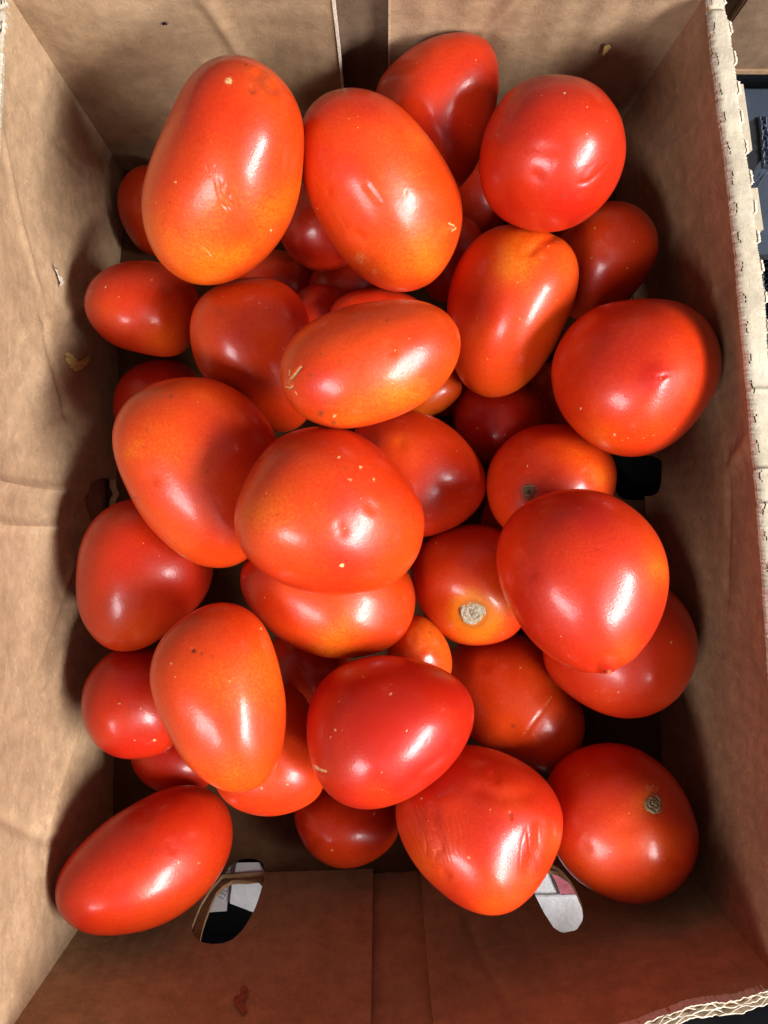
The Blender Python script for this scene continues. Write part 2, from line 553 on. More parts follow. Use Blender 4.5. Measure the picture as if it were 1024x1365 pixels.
def d_left(s, t):
    w = Waves(3, 7, 2, 7)
    v = np.stack([s * 4.2, t * 1.3, s * 0], 1)
    d = 0.0013 * w(v)
    w2 = Waves(8, 9, 8, 22)
    d = d + 0.00022 * w2(v)
    # s runs from the far corner (0) to the near corner (1)
    d += crease(s, t, 0.455, 0.0, 0.46, 1.0, 0.018, -0.0019)
    d += crease(s, t, 0.505, 0.0, 0.500, 1.0, 0.014, -0.0013)
    d += crease(s, t, 0.20, 0.15, 0.30, 0.75, 0.030, -0.0017)
    d += crease(s, t, 0.27, 0.60, 0.36, 0.35, 0.026, 0.0017)
    d += crease(s, t, 0.70, 0.1, 0.84, 0.5, 0.026, -0.0019)
    d += crease(s, t, 0.62, 0.2, 0.72, 0.9, 0.03, 0.0010)
    d += crease(s, t, 0.06, 0.35, 0.07, 1.0, 0.02, 0.0007)
    d += crease(s, t, 0.36, 0.35, 0.44, 0.95, 0.022, 0.0013)
    d += crease(s, t, 0.55, 0.30, 0.66, 0.55, 0.022, -0.0013)
    d += crease(s, t, 0.78, 0.95, 0.90, 0.35, 0.024, 0.0013)
    d += crease(s, t, 0.13, 0.95, 0.24, 0.62, 0.022, -0.0012)
    return d


def d_right(s, t):
    v = np.stack([s * 4.2, t * 1.3, s * 0], 1)
    d = 0.0012 * Waves(13, 7, 2, 6)(v) + 0.00014 * Waves(18, 9, 8, 20)(v)
    d += crease(s, t, 0.28, 0.75, 0.34, 0.45, 0.03, -0.0010)
    d += crease(s, t, 0.455, 0.93, 0.475, 0.70, 0.03, -0.0016)
    d += crease(s, t, 0.47, 0.70, 0.62, 0.60, 0.04, 0.0012)
    return d


def d_far(s, t):
    v = np.stack([s * 3.2, t * 1.3, s * 0], 1)
    d = 0.0009 * Waves(23, 7, 2, 7)(v) + 0.00018 * Waves(28, 9, 8, 22)(v)
    # long diagonal folds of the left flap, faint vertical washboard of the right one
    d += crease(s, t, 0.27, 1.0, 0.31, 0.55, 0.035, -0.0016)
    d += crease(s, t, 0.10, 0.2, 0.24, 0.62, 0.03, -0.0013)
    d += np.where(s > 0.52, 0.00050 * np.sin(s * 92), 0) * np.clip(t * 1.5 - 0.3, 0, 1)
    d += crease(s, t, 0.73, 0.95, 0.66, 0.55, 0.03, -0.0010)
    return d


def d_near(s, t):
    v = np.stack([s * 3.2, t * 1.3, s * 0], 1)
    d = 0.0006 * Waves(33, 7, 2, 6)(v) + 0.00008 * Waves(38, 9, 8, 20)(v)
    d += crease(s, t, 0.62, 0.2, 0.68, 1.0, 0.03, 0.0010)
    return d


# side walls
panel('side_wall', W_L, -0.01, 1.01, 0, 1, 0.0, 0.0032, M_SIDE, 260, 80, d_left, [wall_hole(W_L, HOLE_C, 0.0, 0.012)])
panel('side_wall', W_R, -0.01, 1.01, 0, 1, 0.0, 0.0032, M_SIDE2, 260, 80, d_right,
      [wall_hole(W_R, HOLE_D, 0.0, 0.012, foot=-0.004), wall_hole(W_R, HOLE_E, 0.0, 0.012)])
# outer skins of the side walls (the wall folds over its rim and down again)
def grow(poly, k): return poly.mean(0) + (poly - poly.mean(0)) * k
for W_, t_, hs in ((W_L, 0.0100, []), (W_R, 0.0080, [1])):
    panel('outer_wall', W_, 0, 1, -0.07, 0.975, t_ - 0.003, 0.0026, M_SIDE, 80, 20, None, [prism([np.array(p) for p in ((0.12, -0.006, -0.03), (0.12, 0.046, -0.03), (0.12, 0.046, 0.036), (0.12, -0.006, 0.036))], (1, 0, 0), 0.0, 0.05) for h in hs])
# end walls, each behind two flaps that leave a gap between them
FL = 0.0026
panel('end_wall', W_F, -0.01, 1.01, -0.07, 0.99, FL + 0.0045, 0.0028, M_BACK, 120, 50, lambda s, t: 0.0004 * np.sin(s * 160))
panel('end_wall', W_N, -0.01, 1.01, -0.07, 0.985, FL + 0.0004, 0.0022, M_NEAR, 160, 50, lambda s, t: 0.0002 * np.sin(s * 160),
      [wall_hole(W_N, HOLE_A_OUT, FL, 0.005), wall_hole(W_N, HOLE_B_OUT, FL, 0.005)])


def s_at(wall, px, py):
    q = wall.lookup([(px, py)])[0]
    a = wall.pos(np.linspace(0, 1, 400), np.full(400, q[2] / H), np.zeros(400))
    return np.linspace(0, 1, 400)[np.argmin(np.abs(a[:, 0] - q[0]))]


sf1, sf2 = s_at(W_F, 450.5, 60), s_at(W_F, 519, 60)
sn1, sn2 = s_at(W_N, 496, 1260), s_at(W_N, 567, 1260)
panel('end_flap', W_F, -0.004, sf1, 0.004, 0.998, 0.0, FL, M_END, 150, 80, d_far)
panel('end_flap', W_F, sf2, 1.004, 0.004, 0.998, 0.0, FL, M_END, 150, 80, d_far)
panel('end_flap', W_N, -0.004, sn1, 0.004, 0.998, 0.0, FL * 0.8, M_NEAR, 150, 80, d_near, [wall_hole(W_N, HOLE_A_IN, 0.0, 0.004)])
panel('end_flap', W_N, sn2, 1.004, 0.004, 0.998, 0.0, FL * 0.8, M_NEAR, 150, 80, d_near, [wall_hole(W_N, HOLE_B, 0.0, 0.004)])


# pale raw edges of the flaps beside the central gaps
def raw_edge(wall, s, t0, t1, off, th, seed, mat=None):
    r = np.random.RandomState(seed)
    t = np.linspace(t0, t1, 90)
    w = 0.0009 + 0.0003 * r.rand(90)
    V, Fc = [], []
    ss = np.full(90, s)
    for k, o in enumerate((off - 0.0003, off + th)):
        q = wall.pos(ss, t, np.full(90, o))
        for sg in (-1, 1):
            qq = q.copy(); qq[:, 0] += sg * w * 0.5
            V.append(qq)
    V = np.concatenate(V)
    for i in range(89):
        for a, b in ((0, 1), (1, 3), (3, 2), (2, 0)):
            Fc.append((a * 90 + i, b * 90 + i, b * 90 + i + 1, a * 90 + i + 1))
    mesh_obj('flap_edge', V, Fc, mat or M_TORN, box, smooth=False)


raw_edge(W_F, sf1, 0.01, 0.995, 0.0, FL, 1)
raw_edge(W_F, sf2, 0.01, 0.995, 0.0, FL, 2, M_SIDE)

# bottom of the carton with vent holes continued into it
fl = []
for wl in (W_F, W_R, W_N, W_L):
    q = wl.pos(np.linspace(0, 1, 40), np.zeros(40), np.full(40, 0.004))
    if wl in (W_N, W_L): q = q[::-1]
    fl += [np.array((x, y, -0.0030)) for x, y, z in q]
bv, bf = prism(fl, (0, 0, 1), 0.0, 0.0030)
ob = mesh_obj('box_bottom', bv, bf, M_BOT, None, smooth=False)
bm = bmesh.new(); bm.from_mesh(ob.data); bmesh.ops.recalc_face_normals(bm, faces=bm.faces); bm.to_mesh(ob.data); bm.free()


def floor_hole(pts):
    q = [np.array(tuple(P(x, y, 0))) for x, y in round_poly(pts, 30, 0.2)]
    return prism(q, (0, 0, 1), -0.02, 0.004)


cut(ob, floor_hole([(816, 606), (870, 604), (874, 634), (868, 664), (830, 664), (816, 640)]))
cut(ob, floor_hole([(300, 1178), (306, 1156), (322, 1146), (342, 1146), (352, 1156), (350, 1176)]))
#cut(ob, floor_hole([(820, 372), (850, 372), (856, 388), (850, 404), (822, 404)]))
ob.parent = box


# folded rim of the right and left side walls: perforated along the fold
def fold_rim(wall, sign, widths, seed, s_max):
    r = np.random.RandomState(seed)
    n = 1500
    s = np.linspace(0.0, s_max, n)
    base = wall.pos(s, np.ones(n), np.zeros(n))
    L = np.concatenate([[0], np.cumsum(np.linalg.norm(np.diff(base, axis=0), axis=1))])
    py = proj(base)[:, 1]
    wid = np.interp(py, widths[0], widths[1]) * 0.30 / F
    # slow wobble and little tabs at the outer edge
    wob = Waves(seed, 6, 60, 400)(np.stack([L, L * 0, L * 0], 1)) * 0.00045
    pitch = 0.0112
    ph = (L / pitch + 0.35) % 1.0
    tab = np.where((ph > 0.30) & (ph < 0.78), 0.0007, 0.0)
    tab = smooth1(tab, 2)
    rough = r.normal(size=n) * 0.00012
    wid = wid + wob + tab + rough
    inner = smooth1(r.normal(size=n) * 0.00022, 3)
    m = 22
    V = np.zeros((n, m, 3))
    for j in range(m):
        f = j / (m - 1)
        off = inner * (1 - f) + f * wid
        V[:, j, 0] = base[:, 0] + sign * off
        V[:, j, 1] = base[:, 1]
        crown = 0.0012 * (1 - (2 * f - 1) ** 4)
        V[:, j, 2] = H + crown + 0.00014 * Waves(seed + 5, 8, 150, 700)(np.stack([L, L * 0 + f * 0.01, L * 0], 1))
    # crush lines across the fold
    for y0, h in ((626, 0.0010), (672, 0.0008), (12, -0.0010), (520, 0.0006)):
        V[:, :, 2] += (h * np.exp(-((py - y0) / 3.0) ** 2))[:, None]
    idx = np.arange(n * m).reshape(n, m)
    cell = np.floor(L / pitch + 0.35).astype(int)
    jit = (r.rand(cell.max() + 2) * 0.13)[cell]
    jit2 = (r.rand(cell.max() + 2) * 0.16 - 0.04)[cell]
    slit = (ph > 0.34 + jit) & (ph < 0.80 - jit2) & (r.rand(n) > 0.10)
    wig = (np.sin(L / 0.0011) > 0.1).astype(int)
    Fc = []
    for i in range(n - 1):
        for j in range(m - 1):
            if slit[i] and j == (2 if wig[i] else 3):
                continue
            Fc.append((idx[i, j], idx[i, j + 1], idx[i + 1, j + 1], idx[i + 1, j]))
    # turned-down outer lip
    V2 = V[:, -1].copy(); V2[:, 2] -= 0.004; V2[:, 0] -= sign * 0.0002
    V3 = V[:, 0].copy(); V3[:, 2] -= 0.002
    k = n * m
    for i in range(n - 1):
        Fc.append((idx[i, -1], k + i, k + i + 1, idx[i + 1, -1]))
        Fc.append((idx[i, 0], k + n + i, k + n + i + 1, idx[i + 1, 0]))
    VV = np.concatenate([V.reshape(-1, 3), V2, V3])
    if sign < 0: Fc = [f[::-1] for f in Fc]
    mesh_obj('folded_rim', VV, Fc, M_RIM, box, smooth=True, angle=50)
    # torn paper lips standing along each slit (inner side) and at the outer tabs
    TV, TF = [], []
    na = smooth1(r.rand(n), 1); nb_ = smooth1(r.rand(n), 2); nc = smooth1(r.rand(n), 1)
    prev = False
    for i in range(n):
        on = (ph[i] > 0.33 + jit[i] * 0.5) and (ph[i] < 0.81 - jit2[i])
        if on:
            x0, y0 = V[i, 0, 0], V[i, 0, 1]
            xo = V[i, -1, 0]
            b0 = len(TV)
            TV += [(x0 + sign * (0.00015 - 0.00055 * na[i]), y0, H - 0.0004 + 0.0005 * nc[i]),
                   (x0 + sign * (0.00035 + 0.0003 * nb_[i]), y0, H + 0.0009 + 0.0008 * nc[i]),
                   (xo - sign * (0.0006 + 0.0002 * na[i]), y0, H + 0.0011 + 0.0005 * nb_[i]),
                   (xo + sign * 0.0003 * nc[i], y0, H + 0.0006 + 0.0006 * na[i])]
            if prev:
                TF.append((b0 - 4, b0 - 3, b0 + 1, b0)); TF.append((b0 - 2, b0 - 1, b0 + 3, b0 + 2))
        prev = on
    t = mesh_obj('torn_perforation', TV, TF, M_TORN, box, smooth=False)
    t['kind'] = 'stuff'


fold_rim(W_R, 1, ([-20, 0, 40, 80, 160, 280, 400, 1400], [19, 20, 26, 28, 28, 30, 32, 34]), 4, 1.0)
fold_rim(W_L, -1, ([-20, 1400], [34, 34]), 9, 1.0)


# cut edges that show the fluting of the board
def fluted_edge(name, line, th, depth, pitch, mats, parent, out, layers=2, seed=1, jag=0.0003):
    """line: n x 3 points along the inner liner; layers of zigzag between liners, standing down by depth"""
    r = np.random.RandomState(seed)
    line = np.array(line)
    seg = np.linalg.norm(np.diff(line, axis=0), axis=1)
    L = np.concatenate([[0], np.cumsum(seg)])
    n = max(int(L[-1] / (pitch / 10)), 20)
    l = np.linspace(0, L[-1], n)
    pts = np.stack([np.interp(l, L, line[:, k]) for k in range(3)], 1)
    o = np.array((*out, 0.0))
    LV, LF, MV, MF = [], [], [], []

    def ribbon(V, Fc, off, w, zj):
        b0 = len(V)
        top = r.normal(size=n) * zj
        top = smooth1(top, 1)
        for i in range(n):
            c = pts[i] + o * off[i]
            up = np.array((0, 0, top[i]))
            dn = np.array((0, 0, -depth))
            V.extend([c + up, c + o * w + up, c + o * w + dn, c + dn])
        for i in range(n - 1):
            a = b0 + 4 * i
            for x, y in ((0, 1), (1, 2), (2, 3), (3, 0)):
                Fc.append((a + x, a + y, a + 4 + y, a + 4 + x))

    lt = th / layers
    for k in range(layers + 1):
        off = k * lt + Waves(seed + k, 5, 200, 900)(np.stack([l, l * 0, l * 0], 1)) * jag * 0.8 + r.normal(size=n) * jag * 0.35
        ribbon(LV, LF, off, th * 0.085, 0.0004)
    for k in range(layers):
        ph = 2 * PI * l / pitch * (1.0 if k == 0 else 0.8) + k + 0.5 * np.sin(l * 300)
        off = (k + 0.5) * lt + (0.5 * lt) * 0.85 * np.sin(ph)
        ribbon(MV, MF, off, th * 0.06, 0.0005)
    mesh_obj(name + '_liner', LV, LF, mats[0], parent, smooth=False)
    mesh_obj(name + '_fluting', MV, MF, mats[1], parent, smooth=False)


sN = np.linspace(0, 1, 300)
rimN = W_N.pos(sN, np.ones(300), np.full(300, -0.0002))
rimN[:, 2] = H + 0.0012
fluted_edge('near_rim', rimN, 0.0047, 0.004, 0.0085, (M_TORN, M_TORN), box, (0, -1), 2, 3, 0.00035)
rimF = W_F.pos(sN, np.ones(300), np.full(300, -0.0002))
rimF[:, 2] = H + 0.0005
fluted_edge('far_rim', rimF, 0.0060, 0.004, 0.0085, (M_TORN, M_CORE), box, (0, 1), 2, 6)


# marks on the board: small raised crusts and tears
def crust(name, wall, poly, lift, mat, seed=1, n=60, jit=0.5, dome=0.0004):
    pts = round_poly(poly, n, jit, seed)
    c = pts.mean(0)
    rings = [1.0, 0.75, 0.45, 0.15]
    V, Fc = [], []
    r = np.random.RandomState(seed)
    for k, f in enumerate(rings):
        q = wall.lookup(c + (pts - c) * f, off=-lift - (dome if k else 0) * (0.5 + 0.5 * k / 3))
        q[:, :2] -= wall.out * (r.rand(n, 1) * dome * 0.8)
        V.append(q)
    V = np.concatenate(V)
    for k in range(3):
        for i in range(n):
            j = (i + 1) % n
            Fc.append((k * n + i, k * n + j, (k + 1) * n + j, (k + 1) * n + i))
    Fc.append(tuple(3 * n + i for i in range(n)))
    return mesh_obj(name, V, Fc, mat, box, smooth=True)


crust('dried_residue', W_L, [(83, 473), (90, 471), (95, 479), (101, 483), (107, 480), (113, 475), (116, 479), (109, 489), (100, 494), (93, 492), (87, 484)], 0.0012, M_YEL, 2, 60, 0.6)['label'] = 'yellow dried residue on left wall'
crust('paper_tear', W_L, [(68, 352), (71, 360), (75, 366), (80, 372), (81, 377), (78, 379), (76, 383), (75, 376), (72, 367), (69, 359)], 0.0016, M_TORN, 3, 60, 0.3, 0.0002)['label'] = 'small pale tear in left wall'
crust('juice_stain', W_N, [(312, 1332), (320, 1326), (322, 1318), (330, 1318), (329, 1330), (324, 1338), (328, 1348), (322, 1356), (317, 1346), (312, 1340)], 0.0008, M_RED, 4, 60, 0.5, 0.00005)['label'] = 'dark red dried stain on near flap'
crust('residue_speck', W_F, [(805, 60), (811, 56), (814, 59), (808, 67), (804, 70)], 0.0012, M_YEL, 6, 30, 0.3, 0.0001)
crust('residue_speck', W_F, [(216, 25), (221, 25), (223, 28), (218, 29)], 0.0014, M_BLACK, 7, 20, 0.2, 0.0001)

# ------------------------------------------------------------------ tomatoes
FIN = math.radians
# name -> outline px, tilt deg, ripeness, resolution, z amplitude, label, marks
T = []


def tom(outline, tilt, ripe, label, seed, res=1, amp=0.05, marks=(), spots=(), scar=None, tip=None, grad=(0, 0)):
    T.append(dict(o=outline, tilt=tilt, ripe=ripe, label=label, seed=seed, res=res, amp=amp, marks=marks, spots=spots, scar=scar, tip=tip, grad=grad))


def ell(cx, cy, a, b, ang, n=14):
    t = np.linspace(0, 2 * PI, n, endpoint=False)
    c, s = math.cos(FIN(ang)), math.sin(FIN(ang))
    return [(cx + a * math.cos(k) * c - b * math.sin(k) * s, cy + a * math.cos(k) * s + b * math.sin(k) * c) for k in t]


# --- bottom layer, mostly hidden
tom(ell(790, 335, 62, 50, 85), 10, 0.85, 'shaded tomato under the small shiny one beside the upper right wall', 104, 0)
tom(ell(205, 420, 52, 40, 10), 10, 0.85, 'shaded tomato beneath the smallish crosswise one at the left wall', 105, 0)
tom(ell(588, 512, 50, 42, 10), 10, 0.85, 'shaded tomato below the small orange bit under the long speckled one', 106, 0)
tom(ell(420, 760, 76, 58, 30), 10, 0.8, 'dark red tomato deep under the large round one in the middle of the box', 101, 0)
tom(ell(700, 700, 74, 58, 100), 10, 0.8, 'shaded bottom tomato beneath the corky-scarred one near the right vent hole', 102, 0)
tom(ell(545, 985, 76, 58, 20), 8, 0.8, 'shaded tomato at the bottom, beneath the bright red one with a small side scar', 103, 0)
tom(ell(370, 378, 56, 44, 20), 8, 0.85, 'tiny dark sliver of tomato deep in the gap between the two big upper left ones', 39, 0)
tom(ell(468, 378, 58, 46, -20), 10, 0.9, 'dark tomato glimpsed deep below the scuffed orange-red one at the top', 40, 0)
tom(ell(428, 428, 50, 44, 80), 10, 0.85, 'dark tomato wedged low between the squarish one and the long speckled one', 37, 0)
tom(ell(632, 262, 58, 48, 80), 10, 0.9, 'dark shaded tomato low between the pointed one and the round upper right one', 361, 0)
tom(ell(602, 345, 60, 46, 100), 10, 0.88, 'shaded tomato low in the gap left of the one with a shouldered top', 362, 0)
tom(ell(428, 302, 62, 56, 70), 15, 0.8, 'shaded tomato filling the gap between the two largest upper left tomatoes', 33, 1)
tom([(158, 270), (162, 245), (175, 228), (195, 220), (222, 224), (245, 245), (255, 280), (245, 315), (225, 338), (200, 343), (180, 326), (165, 300)], 20, 0.65,
    'small tomato peeking out at the left edge behind the biggest upper left tomato', 32, 1)
tom(ell(742, 530, 48, 42, 70), 10, 0.5, 'small brownish sliver of tomato between the two rightmost upper tomatoes', 42, 0)
tom([(151, 545), (153, 522), (165, 500), (190, 485), (225, 480), (255, 490), (275, 520), (275, 560), (250, 590), (200, 600), (165, 580)], 15, 0.85,
    'dull red tomato behind the upper left of the long leaning orange one', 11, 1)
tom([(605, 550), (610, 528), (632, 512), (668, 506), (705, 512), (728, 532), (733, 562), (722, 592), (700, 610), (670, 620), (638, 615), (613, 590)], 20, 0.85,
    'dark shaded tomato directly below the shouldered one, above the corky-scarred one', 16, 1)
tom(ell(412, 905, 72, 62, 70), 15, 0.85, 'deep shaded red tomato between the pinpricked one and the bright red one', 38, 1)
tom(ell(232, 1010, 60, 50, 20), 10, 0.9, 'almost black shaded tomato low behind the lower left one', 41, 0)
tom([(600, 862), (632, 853), (665, 846), (695, 845), (722, 866), (752, 912), (777, 945), (781, 970), (772, 1002), (752, 1025), (727, 1034), (697, 1017), (662, 1003), (634, 990), (612, 955), (600, 910)], 10, 0.45,
    'orange-brown tomato with a long diagonal scratch, below the pale-scarred one', 27, 2, 0.04,
    marks=[('line', [(735, 928), (722, 948), (710, 962), (697, 984)], 1.5, 0.62), ('dent', [(732, 932), (716, 955), (700, 980)], 2.2, 0.9)], spots=[(684, 967, 2.5, 'd', 0.8)])
tom([(392, 1082), (397, 1107), (410, 1132), (430, 1150), (460, 1158), (490, 1151), (514, 1137), (531, 1115), (530, 1080), (512, 1058), (470, 1046), (425, 1050), (400, 1062)], 15, 0.72,
    'small shaded tomato at the lower middle, under the bright red one with a side scar', 28, 1)
tom([(433, 1050), (425, 1064), (410, 1073), (380, 1086), (350, 1088), (320, 1081), (295, 1061), (285, 1025), (300, 965), (335, 925), (375, 912), (405, 925), (422, 965), (430, 1010)], 15, 0.62,
    'red tomato whose lower end shows between the pinpricked one and the side-scarred one', 25, 1)
tom([(108, 940), (112, 915), (127, 887), (150, 869), (190, 862), (225, 876), (245, 910), (248, 950), (233, 992), (200, 1009), (165, 1011), (140, 1002), (120, 985), (111, 965)], 25, 0.9,
    'dull dark red tomato against the left wall, third up from the bottom left corner', 23, 1)
tom([(113, 400), (120, 377), (137, 361), (165, 351), (200, 350), (232, 358), (258, 378), (268, 410), (262, 445), (250, 468), (225, 477), (200, 474), (170, 466), (140, 452), (119, 428)], 10, 0.75,
    'smallish oval red tomato crosswise at the left wall below the biggest one', 9, 1, 0.03, spots=[(194, 395, 2, 'd', 0.3), (215, 455, 38, 'o', 0.5)])
tom([(255, 440), (257, 418), (269, 397), (295, 381), (325, 374), (355, 371), (380, 379), (400, 399), (412, 430), (420, 480), (422, 530), (410, 565), (380, 580), (340, 565), (300, 530), (270, 500), (257, 468)], 25, 0.62,
    'squarish blunt-topped red tomato, left of the long speckled one', 10, 1, 0.025, spots=[(295, 413, 9, 'd', 0.18)])
tom([(440, 408), (458, 395), (488, 386), (520, 388), (550, 396), (575, 420), (560, 450), (500, 465), (450, 450)], 10, 0.75,
    'thin slice of red tomato showing right above the long speckled one', 34, 0)
tom([(498, 120), (518, 93), (545, 68), (580, 50), (620, 46), (646, 50), (658, 66), (663, 100), (661, 140), (650, 180), (636, 213), (615, 252), (585, 258), (545, 225), (512, 170)], 20, 0.72,
    'red tomato with a pointed corner, highest in the photo, against the far wall', 3, 1, 0.015, spots=[(600, 230, 45, 'o', 0.35)])
tom([(812, 268), (837, 272), (857, 282), (872, 297), (879, 320), (873, 347), (862, 368), (846, 388), (828, 408), (800, 426), (765, 428), (742, 400), (734, 362), (738, 332), (755, 305), (782, 280)], 20, 0.60,
    'small shiny tomato below the round upper right one, beside the right wall', 5, 1, 0.04)
tom([(651, 635), (657, 612), (677, 588), (702, 572), (732, 566), (765, 568), (797, 583), (817, 608), (823, 635), (818, 662), (800, 695), (768, 716), (725, 720), (690, 713), (669, 701), (654, 675)], 30, 0.72,
    'tomato with round corky stem scar and golden shoulder, left of the right vent hole', 15, 1, 0.04,
    scar=(706, 656, 10.5, 0), spots=[(765, 605, 48, 'o', 0.75), (800, 640, 25, 'o', 0.5), (706, 656, 17, 't', 0.25)])
tom([(549, 770), (551, 745), (567, 721), (597, 706), (627, 700), (662, 703), (690, 722), (702, 760), (704, 800), (692, 842), (667, 856), (632, 862), (602, 855), (577, 832), (557, 802)], 35, 0.78,
    'red tomato with a pale round stem scar in a yellow-orange ring, centre right', 19, 1, 0.05,
    scar=(631, 820, 17, 1), spots=[(631, 826, 52, 'o', 1.1), (625, 806, 20, 'o', 0.5)])
tom([(545, 558), (577, 553), (602, 538), (617, 521), (610, 498), (580, 482), (548, 488), (532, 520)], 10, 0.28,
    'small orange bit of tomato just under the right tip of the long speckled one', 35, 0)
tom([(472, 572), (500, 556), (540, 547), (572, 555), (607, 575), (632, 600), (647, 630), (647, 660), (630, 686), (602, 705), (572, 716), (530, 715), (495, 692), (475, 655), (466, 610)], 15, 0.52,
    'glossy orange-red tomato half under the large round one in the middle', 14, 1, 0.015, spots=[(545, 600, 32, 'o', 0.4), (620, 640, 50, 'r', 0.3)])
tom([(555, 818), (580, 835), (594, 856), (601, 880), (598, 905), (580, 925), (550, 930), (525, 910), (515, 875), (528, 840)], 12, 0.16,
    'small orange tomato wedged right above the bright red side-scarred one', 21, 1)
tom([(320, 765), (322, 782), (332, 805), (350, 830), (375, 852), (410, 868), (450, 878), (490, 873), (517, 865), (538, 850), (551, 825), (555, 795), (549, 768), (530, 745), (480, 730), (420, 720), (360, 725), (330, 742)], 8, 0.52,
    'wide orange-bottomed tomato lying crosswise just below the large round middle one', 20, 1, 0.05, spots=[(440, 845, 60, 'o', 0.45)])
tom([(101, 775), (104, 745), (114, 710), (135, 682), (172, 666), (210, 668), (250, 695), (280, 735), (283, 765), (274, 792), (255, 818), (230, 838), (200, 860), (168, 871), (140, 863), (117, 842), (104, 812)], 15, 0.72,
    'plump red tomato at the left vent hole, below the long orange one', 22, 1, 0.05)
tom([(892, 785), (912, 807), (927, 835), (931, 860), (924, 895), (907, 925), (882, 945), (852, 956), (822, 955), (792, 945), (757, 922), (732, 900), (722, 872), (735, 832), (770, 800), (820, 775), (860, 772)], 12, 0.72,
    'red tomato sticking out below the large nippled one, beside the right wall', 18, 1, 0.04)
tom([(732, 1035), (752, 1012), (782, 996), (817, 991), (852, 1000), (882, 1020), (907, 1050), (924, 1085), (932, 1120), (927, 1152), (909, 1180), (887, 1197), (857, 1204), (822, 1200), (792, 1187), (767, 1170), (745, 1145), (731, 1110), (725, 1070)], 30, 0.82,
    'large dark red tomato with brown stem scar in the lower right corner', 30, 2, 0.04,
    scar=(873, 1071, 13, 0), spots=[(868, 1050, 24, 't', 0.33), (862, 1066, 22, 'o', 0.5), (873, 1073, 20, 'd', 0.16), (860, 1130, 60, 'o', 0.45), (800, 1160, 50, 'o', 0.3), (858, 1190, 40, 'o', 0.3)])
tom([(528, 1072), (538, 1045), (560, 1020), (595, 998), (632, 995), (662, 1001), (692, 1014), (722, 1037), (742, 1062), (751, 1090), (749, 1120), (738, 1150), (717, 1182), (692, 1210), (662, 1222), (637, 1219), (607, 1203), (572, 1175), (544, 1137), (530, 1098)], 15, 0.85,
    'red tomato with wrinkled puckered skin, lower middle right', 29, 3, 0.05,
    marks=[('crinkle', [(562, 1085), (574, 1128)], 17, 0.75), ('crinkle', [(588, 1088), (600, 1130)], 14, 0.6), ('crinkle', [(612, 1086), (618, 1112)], 8, 0.6),
           ('bump', [(574, 1064), (590, 1066)], 26, 2.2), ('dent', [(577, 1085), (580, 1100), (588, 1130)], 7, 0.35), ('dent', [(640, 1052), (668, 1062), (700, 1060)], 12, 0.7),
           ('crinkle', [(712, 1115), (706, 1150)], 14, 0.7), ('dent', [(722, 1100), (716, 1130), (704, 1160)], 9, 0.7), ('pit', [(681, 1084), (683, 1091)], 1.6, 0.7)],
    spots=[(682, 1087, 2.4, 'd', 0.7), (740, 1120, 30, 'o', 0.5), (650, 1210, 40, 'o', 0.45), (560, 1140, 40, 'o', 0.4), (700, 1180, 35, 'o', 0.35)])
tom([(411, 950), (420, 920), (440, 898), (470, 881), (500, 874), (542, 875), (577, 885), (607, 902), (625, 920), (633, 942), (631, 968), (617, 1000), (597, 1026), (567, 1050), (537, 1067), (512, 1074), (480, 1076), (450, 1068), (430, 1046), (416, 1012), (409, 980)], 12, 0.98,
    'bright cherry red tomato with a small dry scar on its left end, below centre', 26, 2, 0.04,
    marks=[('line', [(420, 1022), (425, 1026), (434, 1029)], 2.8, 1.0)], spots=[(427, 1025, 6, 'd', 0.25), (428, 1030, 14, 'o', 0.2)])
tom([(202, 900), (205, 875), (220, 850), (240, 829), (270, 812), (300, 804), (320, 807), (340, 822), (357, 845), (368, 880), (377, 920), (380, 960), (376, 1000), (366, 1026), (355, 1045), (345, 1057), (330, 1056), (308, 1057), (280, 1046), (250, 1018), (230, 986), (214, 950)], 15, 0.38,
    'orange-red egg-shaped tomato with black pinpricks near its top, left of bright red one', 24, 2, 0.04,
    marks=[('pit', [(257, 866), (258, 867)], 1.8, 1.2), ('pit', [(268, 870), (268.5, 871)], 1.2, 0.9)],
    spots=[(257, 867, 3.0, 'd', 0.9), (268, 870, 1.8, 'd', 0.9), (284, 881, 1.2, 'd', 0.9), (320, 830, 40, 'r', 0.35), (330, 1040, 40, 'o', 0.2)])
tom([(73, 1185), (82, 1160), (105, 1130), (135, 1100), (175, 1074), (210, 1055), (245, 1045), (270, 1047), (295, 1062), (309, 1090), (310, 1120), (300, 1152), (280, 1182), (250, 1210), (215, 1230), (175, 1241), (140, 1246), (108, 1241), (85, 1224), (74, 1204)], 8, 0.92,
    'smooth deep red oval tomato alone in the lower left corner', 31, 2, 0.03, spots=[(160, 1225, 50, 'o', 0.2), (230, 1180, 60, 'o', 0.2)])
tom([(151, 575), (160, 547), (185, 525), (215, 509), (250, 504), (280, 506), (310, 517), (340, 540), (362, 567), (372, 600), (370, 650), (358, 700), (336, 742), (322, 755), (300, 757), (280, 757), (255, 748), (228, 727), (200, 700), (180, 668), (163, 632), (153, 602)], 10, 0.35,
    'long orange tomato leaning down to the right, left of the large round middle one', 12, 2, 0.05, spots=[(320, 600, 45, 'r', 0.5), (300, 690, 40, 'r', 0.3), (228, 529, 2, 'd', 0.8)])
